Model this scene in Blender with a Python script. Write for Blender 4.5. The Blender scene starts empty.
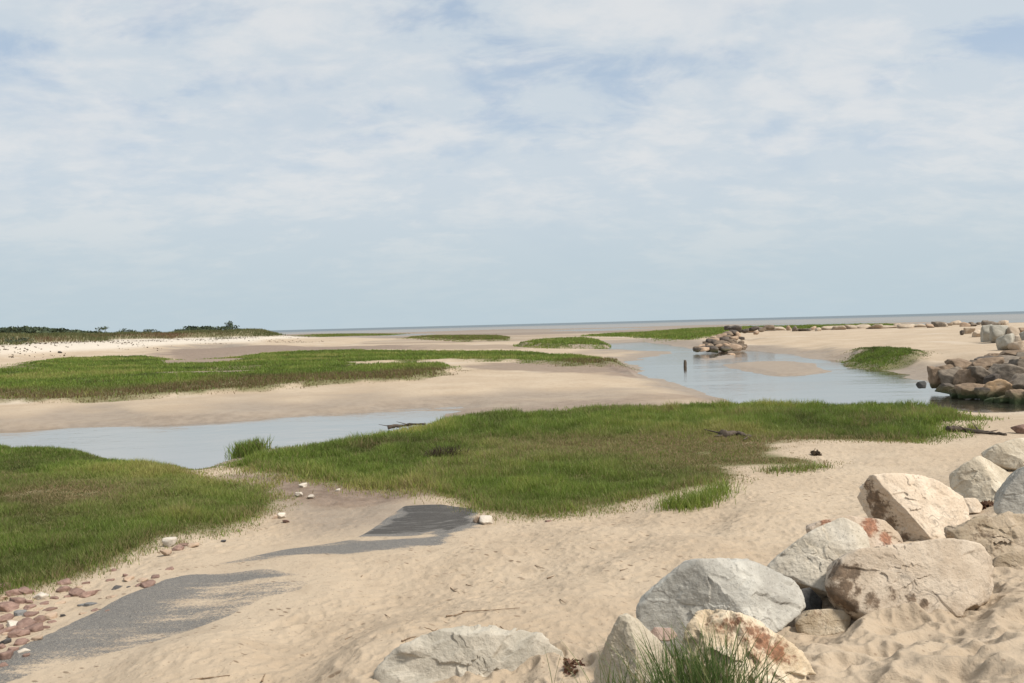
import bpy, bmesh, math, random
import numpy as np
from mathutils import Vector, Matrix

rng = np.random.RandomState(7)
random.seed(7)
scene = bpy.context.scene
col = scene.collection

# ------------------------------------------------------------------ camera
F = 800.0
CAM = np.array([0.0, 0.0, 3.2])
ROLL = math.radians(1.463)
PITCH = math.atan(17.4 / F)
_f = np.array([0, math.cos(PITCH), -math.sin(PITCH)])
_u0 = np.array([0, math.sin(PITCH), math.cos(PITCH)])
_r0 = np.array([1.0, 0, 0])
_r = math.cos(ROLL) * _r0 - math.sin(ROLL) * _u0
_u = math.sin(ROLL) * _r0 + math.cos(ROLL) * _u0

cd = bpy.data.cameras.new("camera")
cam = bpy.data.objects.new("camera", cd)
col.objects.link(cam)
M = Matrix(((_r[0], _u[0], -_f[0], CAM[0]), (_r[1], _u[1], -_f[1], CAM[1]), (_r[2], _u[2], -_f[2], CAM[2]), (0, 0, 0, 1)))
cam.matrix_world = M
cd.sensor_width = 36
cd.lens = 36 * F / 1024
cd.clip_start = 0.05
cd.clip_end = 40000
scene.camera = cam


def ray(px, py):
    return _f + _r * ((px - 512) / F) - _u * ((py - 341.5) / F)


def at(px, py, depth):
    return CAM + ray(px, py) * depth


def gp(px, py, z):
    d = ray(px, py)
    t = (z - CAM[2]) / d[2]
    p = CAM + d * t
    return p[0], p[1]


def hz(px):
    return 330 - 0.02554 * (px - 280)


# ------------------------------------------------------------------ noise
def _hash(ix, iy, seed):
    h = (ix.astype(np.int64) * 374761393 + iy.astype(np.int64) * 668265263 + seed * 982451653) & 0xFFFFFFFF
    h = ((h ^ (h >> 13)) * 1274126177) & 0xFFFFFFFF
    h = (h ^ (h >> 16)) & 0xFFFFFFFF
    return h / 4294967295.0


def vnoise(x, y, seed=0):
    ix = np.floor(x); iy = np.floor(y)
    fx = x - ix; fy = y - iy
    fx = fx * fx * fx * (fx * (fx * 6 - 15) + 10); fy = fy * fy * fy * (fy * (fy * 6 - 15) + 10)
    a = _hash(ix, iy, seed); b = _hash(ix + 1, iy, seed)
    c = _hash(ix, iy + 1, seed); d = _hash(ix + 1, iy + 1, seed)
    return (a + (b - a) * fx) * (1 - fy) + (c + (d - c) * fx) * fy


def fbm(x, y, seed=0, octv=4):
    s = 0; a = 0.5; t = 0
    for o in range(octv):
        s = s + a * (vnoise(x, y, seed + o * 17) * 2 - 1)
        t += a; a *= 0.5
        x, y = x * 1.93 * 0.8 - y * 1.93 * 0.6, x * 1.93 * 0.6 + y * 1.93 * 0.8
    return s / t


def _hash3(ix, iy, iz, seed):
    return _hash(ix + iz * 57.0, iy + iz * 131.0, seed)


def vnoise3(x, y, z, seed=0):
    iz = np.floor(z); fz = z - iz
    fz = fz * fz * (3 - 2 * fz)
    ix = np.floor(x); iy = np.floor(y)
    fx = x - ix; fy = y - iy
    fx = fx * fx * (3 - 2 * fx); fy = fy * fy * (3 - 2 * fy)
    out = 0
    for k, wz in ((0, 1 - fz), (1, fz)):
        a = _hash3(ix, iy, iz + k, seed); b = _hash3(ix + 1, iy, iz + k, seed)
        c = _hash3(ix, iy + 1, iz + k, seed); d = _hash3(ix + 1, iy + 1, iz + k, seed)
        out = out + wz * ((a + (b - a) * fx) * (1 - fy) + (c + (d - c) * fx) * fy)
    return out


def fbm3(p, seed=0, octv=4, ridged=False):
    x, y, z = p[:, 0].copy(), p[:, 1].copy(), p[:, 2].copy()
    s = 0; a = 0.5; t = 0
    for o in range(octv):
        v = vnoise3(x, y, z, seed + o * 13) * 2 - 1
        if ridged:
            v = 1 - 2 * np.abs(v)
        s = s + a * v; t += a; a *= 0.5
        x, y, z = 1.9 * (0.8 * x - 0.6 * y), 1.9 * (0.6 * x + 0.8 * y * 0.9 - 0.3 * z), 1.9 * (z * 0.95 + 0.3 * y) + 3.1
    return s / t


def dimples(x, y, cell, seed, prob=0.8, lx=0.34, ly=0.17):
    """footprint-like elliptical hollows with a low rim"""
    gx = x / cell; gy = y / cell
    ix = np.floor(gx); iy = np.floor(gy)
    z = np.zeros_like(x)
    for dx in (-1, 0, 1):
        for dy in (-1, 0, 1):
            cx = ix + dx; cy = iy + dy
            px = cx + _hash(cx, cy, seed); py = cy + _hash(cx, cy, seed + 1)
            th = _hash(cx, cy, seed + 2) * 6.283
            on = _hash(cx, cy, seed + 3) < prob
            sc = 0.7 + 0.6 * _hash(cx, cy, seed + 4)
            ddx = gx - px; ddy = gy - py
            a = (ddx * np.cos(th) + ddy * np.sin(th)) / (lx * sc)
            b = (-ddx * np.sin(th) + ddy * np.cos(th)) / (ly * sc)
            q = a * a + b * b
            z += np.where(on, -np.exp(-q * q) + 0.5 * np.exp(-((np.sqrt(q) - 1.45) ** 2) * 6), 0)
    return z


def sstep(a, b, x):
    t = np.clip((x - a) / (b - a), 0, 1)
    return t * t * (3 - 2 * t)


# ------------------------------------------------------------------ polygons
def sdf(poly, X, Y, margin=40.0):
    poly = np.asarray(poly)
    x0, y0 = poly.min(0) - margin; x1, y1 = poly.max(0) + margin
    out = np.full(X.shape, margin)
    m = (X > x0) & (X < x1) & (Y > y0) & (Y < y1)
    x = X[m]; y = Y[m]
    if x.size == 0:
        return out
    d2 = np.full(x.shape, 1e18); ins = np.zeros(x.shape, bool)
    n = len(poly)
    for i in range(n):
        ax, ay = poly[i]; bx, by = poly[(i + 1) % n]
        ex, ey = bx - ax, by - ay
        t = np.clip(((x - ax) * ex + (y - ay) * ey) / (ex * ex + ey * ey + 1e-12), 0, 1)
        dx = x - ax - t * ex; dy = y - ay - t * ey
        d2 = np.minimum(d2, dx * dx + dy * dy)
        c = (ay > y) != (by > y)
        xi = ax + (y - ay) / (by - ay if abs(by - ay) > 1e-12 else 1e-12) * ex
        ins ^= c & (x < xi)
    d = np.sqrt(d2)
    out[m] = np.minimum(np.where(ins, -d, d), margin)
    return out


def wp(pts, z=0.0):
    return np.array([gp(p[0], p[1], p[2] if len(p) > 2 else z) for p in pts])


W1 = wp([(-140, 442), (-60, 437), (60, 430), (150, 426), (230, 422), (300, 418.5), (360, 415), (410, 411), (446, 412), (440, 420), (418, 429),
         (370, 436), (320, 443), (270, 450), (236, 456), (214, 466), (196, 470), (150, 466), (100, 458), (0, 450), (-140, 450)])
W2 = wp([(594, 348), (606, 343.5), (640, 341.5), (672, 345), (690, 348.5), (745, 350), (790, 354.5), (838, 361), (852, 366.5), (905, 374.5), (930, 382),
         (960, 386), (1000, 392), (1060, 396), (1080, 410), (985, 412.5), (900, 411), (800, 409), (738, 405), (704, 395), (668, 383), (643, 374), (638, 367), (624, 361.5),
         (645, 358), (668, 354), (671, 351.5), (640, 350.5)])
PUDDLES = [wp(q) for q in ([(346, 414.4), (384, 412.2), (402, 412.4), (374, 415)], [(390, 409.8), (420, 408.2), (428, 409.4), (402, 410.8)], [(438, 408.2), (458, 406.8), (462, 408), (446, 409.2)], [(290, 418.4), (318, 416.2), (334, 416.4), (310, 418.8)], [(196, 352.6), (214, 351.6), (226, 352.2), (206, 353.2)], [(228, 376.4), (240, 375.4), (250, 376), (238, 377)])]
S1 = wp([(724, 364.5), (750, 362), (790, 361.5), (818, 365), (828, 371), (810, 376), (770, 376.5), (742, 371)])
S2 = wp([(696, 359.5), (720, 356.5), (732, 354), (736, 358), (715, 360.5)])

G_NEAR = wp([(-110, 449, .15), (0, 447, .15), (60, 450, .15), (100, 455, .15), (150, 461, .15), (188, 468, .13), (215, 478, .15), (245, 489, .2), (262, 498, .25), (272, 506), (258, 514), (230, 524), (200, 536), (160, 550), (120, 564), (60, 592), (20, 602), (-110, 618)], 0.33)
G_MID = wp([(216, 471, .08), (234, 462, .08), (270, 457, .08), (320, 450, .08), (380, 443, .08), (424, 434, .08), (440, 424, .08), (470, 419, .08), (520, 415, .08), (600, 412, .08), (700, 408, .08), (800, 407, .08), (900, 409, .08), (950, 413, .12), (962, 423, .25),
            (940, 438), (900, 446), (850, 443.5), (800, 445), (770, 448), (776, 459), (815, 468), (790, 474), (730, 474), (726, 484), (712, 499), (690, 507), (650, 509), (600, 515), (540, 524), (505, 521), (470, 507), (440, 497), (400, 490), (340, 484), (290, 475, .2), (240, 471, .12)], 0.3)
G_MARSH = wp([(-110, 403), (0, 401), (60, 400), (130, 397), (200, 393), (260, 389), (330, 382), (400, 381), (440, 375), (458, 370), (450, 366), (430, 363.5), (365, 364.2), (395, 362.6), (480, 361.5), (520, 362), (570, 365), (622, 366), (627, 363),
              (590, 357), (520, 353), (420, 352), (330, 352), (262, 354), (235, 358), (190, 361), (170, 360), (120, 360), (60, 363), (14, 368), (34, 374), (-110, 377)], 0.4)
G_BANK = wp([(517, 347), (545, 344), (580, 343), (606, 344), (611, 346), (596, 348.5), (560, 349)], 0.1)
G_BAND = wp([(583, 336), (620, 333.5), (700, 331.3), (740, 329.8), (720, 336.5), (690, 341), (672, 340), (640, 337)], 0.3)
G_LINE = wp([(655, 330.3), (700, 328.8), (745, 327), (900, 323.5), (910, 324.3), (790, 328.5), (720, 330.2), (690, 330.6)], 0.3)
G_FAR = wp([(402, 338.5), (435, 337), (508, 337.6), (506, 341.5), (470, 342.4), (440, 340.8)], 0.2)
G_FAR2 = wp([(300, 335.5), (360, 334), (400, 333.5), (395, 334.6), (320, 336.8)], 0.2)
G_ISLE = wp([(846, 361), (856, 357), (880, 357.5), (915, 360.5), (925, 362), (914, 367), (880, 369), (850, 366)], 0.05)
MUD_L = wp([(150, 358), (170, 353), (220, 350), (300, 347.5), (420, 345), (420, 349), (330, 350.5), (262, 353), (235, 358), (190, 361)], 0.35)
MUD_C = wp([(230, 473), (280, 474), (330, 481), (410, 490), (425, 500), (395, 512), (340, 506), (290, 499), (250, 486)], 0.2)
RED_L = wp([(370, 346), (430, 344.5), (540, 344.5), (540, 347), (470, 349), (380, 349)], 0.3)
MUD_B = wp([(430, 415), (520, 405), (600, 401), (690, 397), (705, 401), (620, 407), (520, 415), (450, 421)], .1)
PEAT = wp([(842, 362), (850, 364), (880, 366.5), (914, 366), (928, 362.5), (915, 368.5), (880, 370.5), (846, 366)], .05)
WET_C = wp([(250, 488), (330, 500), (400, 498), (440, 505), (420, 530), (360, 536), (300, 540), (285, 520)], .3)
SCARP = wp([(450, 370), (520, 364), (600, 366), (640, 369), (632, 376), (560, 374), (500, 372)], 0.2)
POINT = wp([(596, 368), (618, 366), (636, 371), (634, 376), (610, 372)], 0.1)
ASPH1 = wp([(-60, 690), (0, 660), (60, 628), (110, 603), (165, 580), (190, 574), (262, 571), (320, 582), (300, 596), (262, 606), (230, 622), (180, 638), (110, 658), (40, 676), (-20, 700)], 0.52)
ASPH2 = wp([(200, 571), (250, 559), (285, 547), (320, 541), (380, 541), (445, 536), (430, 547), (360, 554.5), (310, 561), (265, 567)], 0.42)
ASPH3 = wp([(402, 499), (440, 496), (468, 499), (477, 515), (472, 530), (442, 541), (434, 533), (400, 535), (352, 536), (380, 526), (396, 513)], 0.36)
ROAD = wp([(-60, 690), (0, 659), (60, 627), (110, 602), (165, 579), (203, 570), (290, 545), (358, 532), (395, 505), (408, 497), (440, 495), (468, 498), (478, 515), (473, 532), (440, 548), (340, 585), (300, 620), (180, 665), (60, 710), (-40, 730)], 0.5)

HOLES = [wp([(340, 364.5), (400, 362.5), (456, 360.8), (462, 365), (400, 366), (345, 368)], .4), wp([(155, 362), (240, 359), (240, 362.5), (170, 366)], .4), wp([(165, 375), (238, 371.5), (242, 374.5), (175, 378)], .4)]


def holes(x, y):
    d = np.full(x.shape, 40.0)
    for h in HOLES: d = np.minimum(d, sdf(h, x, y))
    return d + fbm(x * .25, y * .4, 171, 4) * 1.6


# ------------------------------------------------------------------ terrain
CP = []
for px, py, z in [
    (-60, 683, .5), (0, 683, .55), (200, 683, .72), (400, 683, .95), (500, 683, 1.02), (560, 683, 1.1), (512, 640, .8), (300, 600, .56), (600, 620, .8), (0, 600, .43), (100, 560, .4), (160, 600, .5),
    (640, 683, 1.25), (700, 683, 1.4), (760, 683, 1.5), (820, 683, 1.55), (920, 683, 1.62), (1024, 683, 1.7), (1100, 683, 1.75), (1024, 620, 1.55), (1100, 600, 1.55), (960, 610, 1.42), (880, 640, 1.45), (830, 625, 1.3), (760, 640, 1.3), (1000, 570, 1.28), (1050, 560, 1.3),
    (700, 560, .72), (640, 580, .72), (600, 540, .57), (500, 560, .52), (400, 560, .45), (400, 520, .34), (500, 530, .4), (760, 530, .62), (850, 480, .5), (700, 520, .5), (900, 460, .45), (840, 455, .4), (980, 440, .4), (1040, 425, .35), (1000, 413, .12), (1060, 413, .12),
    (1060, 500, .95), (1010, 500, .75), (960, 510, .65), (1060, 460, .6), (600, 520, .38), (350, 500, .22), (280, 500, .22), (250, 482, .14), (150, 500, .34), (0, 470, .3), (0, 530, .38), (150, 470, .2), (210, 476, .12), (-100, 500, .35), (-100, 560, .4),
    (450, 440, .15), (600, 425, .18), (700, 440, .28), (600, 480, .33), (480, 490, .28), (330, 470, .14), (850, 425, .22), (960, 435, .32), (800, 415, .12), (700, 415, .1), (550, 418, .07),
    (0, 410, .28), (150, 405, .28), (300, 400, .28), (450, 388, .34), (560, 382, .32), (640, 385, .22), (700, 400, .12), (560, 405, .12), (450, 404, .14), (300, 411, .1), (100, 421, .1), (-60, 429, .1),
    (50, 385, .4), (200, 378, .4), (300, 370, .4), (400, 365, .4), (500, 357, .4), (580, 361, .35), (100, 365, .45), (200, 362, .32), (240, 356, .32), (340, 348, .35), (450, 347, .25), (540, 350, .15), (600, 352, .05), (640, 353, .08),
    (0, 368, .6), (60, 358, .75), (130, 356, .65), (200, 349, .75), (300, 342, .6), (400, 342, .35), (-60, 366, .8), (500, 341, .3), (560, 337, .3), (640, 338, .3), (700, 334, .35), (330, 338, .4),
    (745, 346, .25), (800, 349, .3), (800, 338, .75), (850, 345, .6), (860, 333, .9), (930, 340, .9), (930, 355, .6), (940, 366, .45), (880, 372, .05), (960, 350, .8), (990, 352, .9), (1060, 350, 1.1), (1060, 335, 1.2), (990, 330, 1.1), (760, 330, .7), (850, 329, .85), (940, 327, .95), (1000, 324, 1.0), (1040, 324, 1.05),
    (1010, 378, .45), (1050, 380, .6), (960, 384, .02), (990, 366, .8), (975, 374, .4), (1050, 365, 1.0), (715, 344, .5), (735, 341, .75), (742, 334, .7), (700, 348, .1),
]:
    x, y = gp(px, py, z)
    CP.append((math.atan2(x, y), math.hypot(x, y), z))
for px, r, z in [(-120, 110, 2.2), (-120, 140, 3.5), (-120, 190, 3.3), (0, 118, 2.25), (0, 146, 3.35), (0, 185, 3.2), (60, 135, 2.1), (60, 165, 3.25), (60, 200, 3.1), (130, 165, 1.8), (130, 192, 3.15), (130, 230, 2.8), (200, 183, 1.6), (200, 208, 3.25), (200, 240, 2.6),
                 (235, 190, 1.6), (245, 214, 3.4), (262, 216, 3.5), (262, 240, 2.4), (272, 218, 2.4), (285, 216, .9), (300, 225, .35), (275, 260, .6), (200, 300, 1.2), (100, 300, 1.2), (0, 280, 1.2), (-150, 280, 1.2), (0, 400, 1.2), (150, 420, 1.0), (-200, 420, 1.2), (250, 400, .3), (320, 300, .05),
                 (400, 230, .05), (500, 230, .05), (620, 230, .05), (800, 225, .1), (900, 215, .3), (1000, 215, .4), (1080, 215, .5), (900, 260, -.05), (1000, 260, -.05), (1080, 260, -.05), (300, 280, -.05), (400, 320, -.08), (600, 320, -.08), (800, 320, -.08), (1000, 320, -.08), (400, 600, -.15), (600, 600, -.15), (800, 600, -.15), (1000, 600, -.15), (250, 700, -.1), (0, 800, .5), (0, 1500, -.5),
                 (300, 1100, -.3), (500, 1100, -.2), (700, 1100, -.2), (1000, 1100, -.2), (500, 3000, -2), (0, 3000, -2), (1000, 3000, -2), (500, 12000, -3), (1000, 12000, -3), (0, 12000, -3)]:
    d = ray(px, 335)
    CP.append((math.atan2(d[0], d[1]), r, z))
for deg, r, z in [(0, 1.2, 1.6), (60, 2.5, 1.7), (-60, 3, 1.45), (-60, 6, .9), (-75, 10, .7), (-100, 8, 1.2), (75, 5, 1.8), (100, 8, 1.9), (100, 30, 1.8), (70, 20, 1.3), (70, 60, 1.5), (180, 3, 1.7), (-180, 3, 1.7), (180, 15, 1.9), (-180, 15, 1.9), (180, 100, 2), (-180, 100, 2), (-60, 20, .3), (-60, 50, .7), (-70, 150, 3), (60, 150, 1.5), (60, 600, .5), (-60, 600, 1)]:
    CP.append((math.radians(deg), r, z))
CP = np.array(CP)
CU = CP[:, 0] * 2.5; CV = np.log(CP[:, 1]); CZ = CP[:, 2]


def base_height(x, y):
    r = np.hypot(x, y) + 1e-6
    u = (np.arctan2(x, y) * 2.5).astype(np.float32); v = np.log(np.maximum(r, 0.8)).astype(np.float32)
    num = np.zeros_like(u); den = np.zeros_like(u)
    for a, b, z in zip(CU.astype(np.float32), CV.astype(np.float32), CZ.astype(np.float32)):
        q = (u - a) ** 2 + (v - b) ** 2 + 0.0012
        w = 1.0 / (q * q)
        num += w * z; den += w
    return (num / den).astype(np.float64)


def water_d(x, y):
    r = np.hypot(x, y)
    n = fbm(x * 0.35, y * 0.35, 3, 4) * np.minimum(0.018 * r, 1.0)
    d = np.minimum(sdf(W1, x, y) + n, sdf(W2, x, y) + n)
    for q in PUDDLES: d = np.minimum(d, sdf(q, x, y) + n * .6)
    isl = np.minimum(sdf(S1, x, y), sdf(S2, x, y)) + n * 0.8
    return np.maximum(d, -isl), isl


def height(x, y, detail=False):
    x = np.atleast_1d(np.asarray(x, float)); y = np.atleast_1d(np.asarray(y, float))
    r = np.hypot(x, y)
    z = base_height(x, y); zbase = z
    near = 1 - sstep(30, 90, r)
    z = z + fbm(x * 0.5, y * 0.5, 11, 3) * 0.03 * (1 - sstep(100, 250, r))
    # ripples and low bars of the far flats
    far = sstep(110, 170, r) * (1 - sstep(700, 1200, r)) * (z < 0.5)
    z = z + far * 0.09 * fbm(x * 0.006 + y * 0.002, y * 0.02, 21, 4)
    d, isl = water_d(x, y)
    bank = np.clip(0.05 * r, 0.6, 3.0)
    zo = z * sstep(0, 1, d / bank) + 0.012 * np.clip(d / bank, 0, 1) + 0.008
    zo = np.where(isl < 0, np.minimum(zo, 0.09), zo)
    zi = -0.30 * (1 - np.exp(np.minimum(d, 0) / 1.2))
    z = np.where(d < 0, zi, zo)
    # shallow pools on the bar behind the left pool
    pud = (1 - sstep(0.0, 3.2, sdf(W1, x, y))) * sstep(19, 22, y)
    z = np.where((d > 0) & (y > 19), z - pud * np.maximum(fbm(x * .16, y * .8, 31, 3) * 0.26, 0), z)
    # peat edges of the marsh turf
    for poly, h, w in ((G_ISLE, .20, .45), (G_BANK, .5, .8), (G_FAR, .3, 2.0), (G_MARSH, .16, .6)):
        g = sdf(poly, x, y) + fbm(x * .6, y * .6, 5, 3) * np.minimum(0.012 * r, .8)
        z = z + h * sstep(w * .4, -w, g)
    z = z + sstep(0.3, -.5, sdf(POINT, x, y)) * 0.22
    if detail:
        nearm = 1 - sstep(14, 26, r)
        g = np.minimum(sdf(G_NEAR, x, y), sdf(G_MID, x, y))
        road = np.minimum(np.minimum(sdf(ASPH1, x, y), sdf(ASPH2, x, y)), sdf(ASPH3, x, y))
        sandy = nearm * sstep(-.2, .5, g) * sstep(0.0, .6, road) * sstep(0.05, .25, z)
        soft = sstep(.75, 1.15, zbase)
        z = z + sandy * (0.014 * fbm(x * 2.2, y * 2.2, 41, 3) + 0.007 * fbm(x * 9, y * 9, 43, 3))
        z = z + sandy * (0.010 + 0.026 * soft) * dimples(x, y, 0.42, 51, .8)
        z = z + sandy * (0.008 + 0.008 * soft) * dimples(x + 3.3, y + 1.7, 0.27, 61, .8, .3, .2)
        z = z + sandy * 0.006 * dimples(x + 9.3, y + 4.7, 0.15, 67, .8, .3, .22)
        z = z + sandy * soft * (0.025 * fbm(x * 1.6, y * 1.6, 47, 3) + .012 * fbm(x * 6, y * 6, 48, 4) + .014 * dimples(x + 5.1, y + 2.2, .16, 71, .9, .34, .2))
    return z


def hit(px, py):
    """where the sight line through a photo pixel meets the ground"""
    d = ray(px, py)
    a, b = 2.2, 400.0
    for cnt in (160, 24):
        t = np.geomspace(a, b, cnt)
        P = CAM[None] + d[None] * t[:, None]
        s = P[:, 2] - np.maximum(height(P[:, 0], P[:, 1]), 0)
        i = int(np.argmax(s < 0))
        if i == 0:
            i = len(t) - 1
        a, b = t[i - 1], t[i]
    k = s[i - 1] / (s[i - 1] - s[i] + 1e-9)
    return CAM + d * (a + (b - a) * min(max(k, 0), 1)), a + (b - a) * min(max(k, 0), 1)


# ------------------------------------------------------------------ helpers: objects and materials
def tag(o, label=None, cat=None, group=None, kind=None):
    if label: o["label"] = label
    if cat: o["category"] = cat
    if group: o["group"] = group
    if kind: o["kind"] = kind
    return o


def mesh_obj(name, V, Fc, mat, smooth=True, attrs=None, colors=None, origin=None):
    V = np.asarray(V, np.float64)
    if origin is not None:
        V = V - np.asarray(origin)[None]
    me = bpy.data.meshes.new(name)
    nv = len(V)
    me.vertices.add(nv)
    me.vertices.foreach_set("co", V.astype(np.float32).ravel())
    if isinstance(Fc, (list, tuple)):
        loops = np.concatenate([f.ravel() for f in Fc if len(f)])
        tot = np.concatenate([np.full(len(f), f.shape[1]) for f in Fc if len(f)])
    else:
        loops = Fc.ravel(); tot = np.full(len(Fc), Fc.shape[1])
    start = np.concatenate([[0], np.cumsum(tot)[:-1]])
    me.loops.add(len(loops)); me.loops.foreach_set("vertex_index", loops.astype(np.int32))
    me.polygons.add(len(tot))
    me.polygons.foreach_set("loop_start", start.astype(np.int32))
    me.polygons.foreach_set("loop_total", tot.astype(np.int32))
    me.polygons.foreach_set("use_smooth", np.full(len(tot), smooth))
    me.update(calc_edges=True)
    for k, a in (attrs or {}).items():
        at_ = me.attributes.new(k, 'FLOAT', 'POINT'); at_.data.foreach_set("value", np.asarray(a, np.float32))
    for k, a in (colors or {}).items():
        at_ = me.attributes.new(k, 'FLOAT_COLOR', 'POINT'); at_.data.foreach_set("color", np.asarray(a, np.float32).ravel())
    me.materials.append(mat)
    o = bpy.data.objects.new(name, me)
    if origin is not None:
        o.location = Vector(origin)
    col.objects.link(o)
    return o


class NT:
    def __init__(self, name):
        self.m = bpy.data.materials.new(name); self.m.use_nodes = True
        self.t = self.m.node_tree; self.t.nodes.clear()
        self.out = self.n('ShaderNodeOutputMaterial')

    def n(self, typ, **kw):
        nd = self.t.nodes.new(typ)
        for k, v in kw.items():
            setattr(nd, k, v)
        return nd

    def put(self, sock, v):
        if isinstance(v, bpy.types.NodeSocket):
            self.t.links.new(v, sock)
        elif isinstance(v, (tuple, list)):
            v = tuple(v)
            if sock.type == 'RGBA' and len(v) == 3: v = v + (1,)
            sock.default_value = v
        elif v is not None:
            sock.default_value = v

    def math(self, op, a, b=None, c=None, clamp=False):
        nd = self.n('ShaderNodeMath', operation=op, use_clamp=clamp)
        self.put(nd.inputs[0], a)
        if b is not None: self.put(nd.inputs[1], b)
        if c is not None: self.put(nd.inputs[2], c)
        return nd.outputs[0]

    def mix(self, f, a, b, blend='MIX'):
        nd = self.n('ShaderNodeMix', data_type='RGBA', blend_type=blend)
        self.put(nd.inputs['Factor'], f); self.put(nd.inputs[6], a); self.put(nd.inputs[7], b)
        return nd.outputs[2]

    def noise(self, vec, scale, detail=4, rough=.55, dist=0):
        nd = self.n('ShaderNodeTexNoise')
        self.put(nd.inputs['Vector'], vec); nd.inputs['Scale'].default_value = scale
        nd.inputs['Detail'].default_value = detail; nd.inputs['Roughness'].default_value = rough; nd.inputs['Distortion'].default_value = dist
        return nd.outputs['Fac']

    def vor(self, vec, scale, feature='F1'):
        nd = self.n('ShaderNodeTexVoronoi', feature=feature)
        self.put(nd.inputs['Vector'], vec); nd.inputs['Scale'].default_value = scale
        return nd.outputs['Distance']

    def ramp(self, f, a, b):
        nd = self.n('ShaderNodeMapRange', interpolation_type='SMOOTHSTEP')
        self.put(nd.inputs[0], f); nd.inputs[1].default_value = a; nd.inputs[2].default_value = b
        return nd.outputs[0]

    def cramp(self, f, stops):
        nd = self.n('ShaderNodeValToRGB')
        self.put(nd.inputs[0], f)
        e = nd.color_ramp.elements
        while len(e) < len(stops): e.new(0.5)
        for k, (p, c) in enumerate(stops):
            e[k].position = p; e[k].color = tuple(c) + (1,)
        return nd.outputs[0]

    def bump(self, h, dist, strength=1.0, normal=None):
        nd = self.n('ShaderNodeBump'); nd.inputs['Strength'].default_value = strength; nd.inputs['Distance'].default_value = dist
        self.put(nd.inputs['Height'], h)
        if normal is not None: self.put(nd.inputs['Normal'], normal)
        return nd.outputs[0]

    def mapping(self, vec, scale=(1, 1, 1), rot=(0, 0, 0), loc=(0, 0, 0)):
        nd = self.n('ShaderNodeMapping'); self.put(nd.inputs[0], vec)
        nd.inputs['Scale'].default_value = scale; nd.inputs['Rotation'].default_value = rot; nd.inputs['Location'].default_value = loc
        return nd.outputs[0]

    def attr(self, name, out='Fac'):
        return self.n('ShaderNodeAttribute', attribute_name=name).outputs[out]

    def obj(self):
        return self.n('ShaderNodeTexCoord').outputs['Object']

    def princ(self, color, rough=.9, normal=None, spec=.3, **kw):
        nd = self.n('ShaderNodeBsdfPrincipled')
        self.put(nd.inputs['Base Color'], color); self.put(nd.inputs['Roughness'], rough)
        self.put(nd.inputs['Specular IOR Level'], spec)
        if normal is not None: self.put(nd.inputs['Normal'], normal)
        for k, v in kw.items(): self.put(nd.inputs[k], v)
        return nd.outputs[0]

    def surf(self, s):
        self.t.links.new(s, self.out.inputs['Surface']); return self.m


def sep(nt, c):
    s = nt.n('ShaderNodeSeparateColor'); nt.put(s.inputs[0], c)
    return s.outputs[0], s.outputs[1], s.outputs[2]


def sand_layers(nt):
    """colour, roughness and normal of the sand and mud, from the wet / mud / soil masks of the mesh"""
    P = nt.obj()
    mk = nt.n('ShaderNodeAttribute', attribute_name='mask')
    wet, mud, soil = sep(nt, mk.outputs['Color'])
    pale = mk.outputs['Alpha']
    n1 = nt.noise(P, .35, 5); n2 = nt.noise(P, 3.0, 5); n3 = nt.noise(P, 60, 3, .7); n4 = nt.noise(P, 260, 2, .7)
    dry = nt.mix(nt.ramp(n1, .3, .7), (.365, .282, .198), (.420, .335, .243))
    dry = nt.mix(nt.math('MULTIPLY', nt.ramp(n2, .45, .72), .45), dry, (.30, .23, .16))
    dry = nt.mix(pale, dry, (.50, .44, .365))
    wetc = nt.mix(nt.ramp(n2, .3, .7), (.215, .168, .125), (.27, .215, .162))
    mudc = nt.mix(nt.ramp(n2, .3, .7), (.155, .108, .076), (.225, .165, .12))
    soilc = nt.mix(nt.ramp(n3, .3, .7), (.105, .10, .042), (.175, .16, .07))
    c = nt.mix(wet, dry, wetc)
    c = nt.mix(mud, c, mudc)
    c = nt.mix(soil, c, soilc)
    g = nt.mix(n4, (.70, .70, .70), (1.3, 1.3, 1.3))
    c = nt.mix(.55, c, nt.mix(1, c, g, 'MULTIPLY'))
    # dark flecks of straw and shell, in loose drifts
    pv = nt.mapping(P, (1, 1.0, 1), (0, 0, .5))
    fl = nt.vor(nt.mapping(nt.mix(.06, pv, nt.n('ShaderNodeTexNoise').outputs['Color']), (6, 13, 6)), 1.0)
    patch = nt.ramp(nt.noise(P, 1.3, 5), .44, .62)
    fleck = nt.math('MULTIPLY', nt.math('MULTIPLY', nt.math('SUBTRACT', 1.0, nt.ramp(fl, .12, .24)), patch), .8)
    fl2 = nt.vor(P, 17); fleck2 = nt.math('MULTIPLY', nt.math('SUBTRACT', 1.0, nt.ramp(fl2, .09, .18)), .5)
    dryonly = nt.math('SUBTRACT', 1.0, nt.math('MAXIMUM', wet, mud), clamp=True)
    c = nt.mix(nt.math('MULTIPLY', nt.math('MAXIMUM', fleck, fleck2), dryonly), c, (.13, .085, .05))
    rough = nt.math('SUBTRACT', .95, nt.math('MULTIPLY', nt.math('MAXIMUM', wet, nt.math('MULTIPLY', mud, .8)), .40))
    h = nt.math('ADD', nt.math('MULTIPLY', n3, .6), nt.math('MULTIPLY', n4, .4))
    h2 = nt.noise(P, 14, 4, .6)
    nrm = nt.bump(nt.noise(P, 5.5, 3, .55), .05, .45)
    nrm = nt.bump(h2, .03, .6, nrm)
    nrm = nt.bump(h, .008, .8, nrm)
    return c, rough, nrm, P


def mat_sand():
    nt = NT("beach_sand")
    c, r, nrm, P = sand_layers(nt)
    return nt.surf(nt.princ(c, r, nrm, .25))


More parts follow.
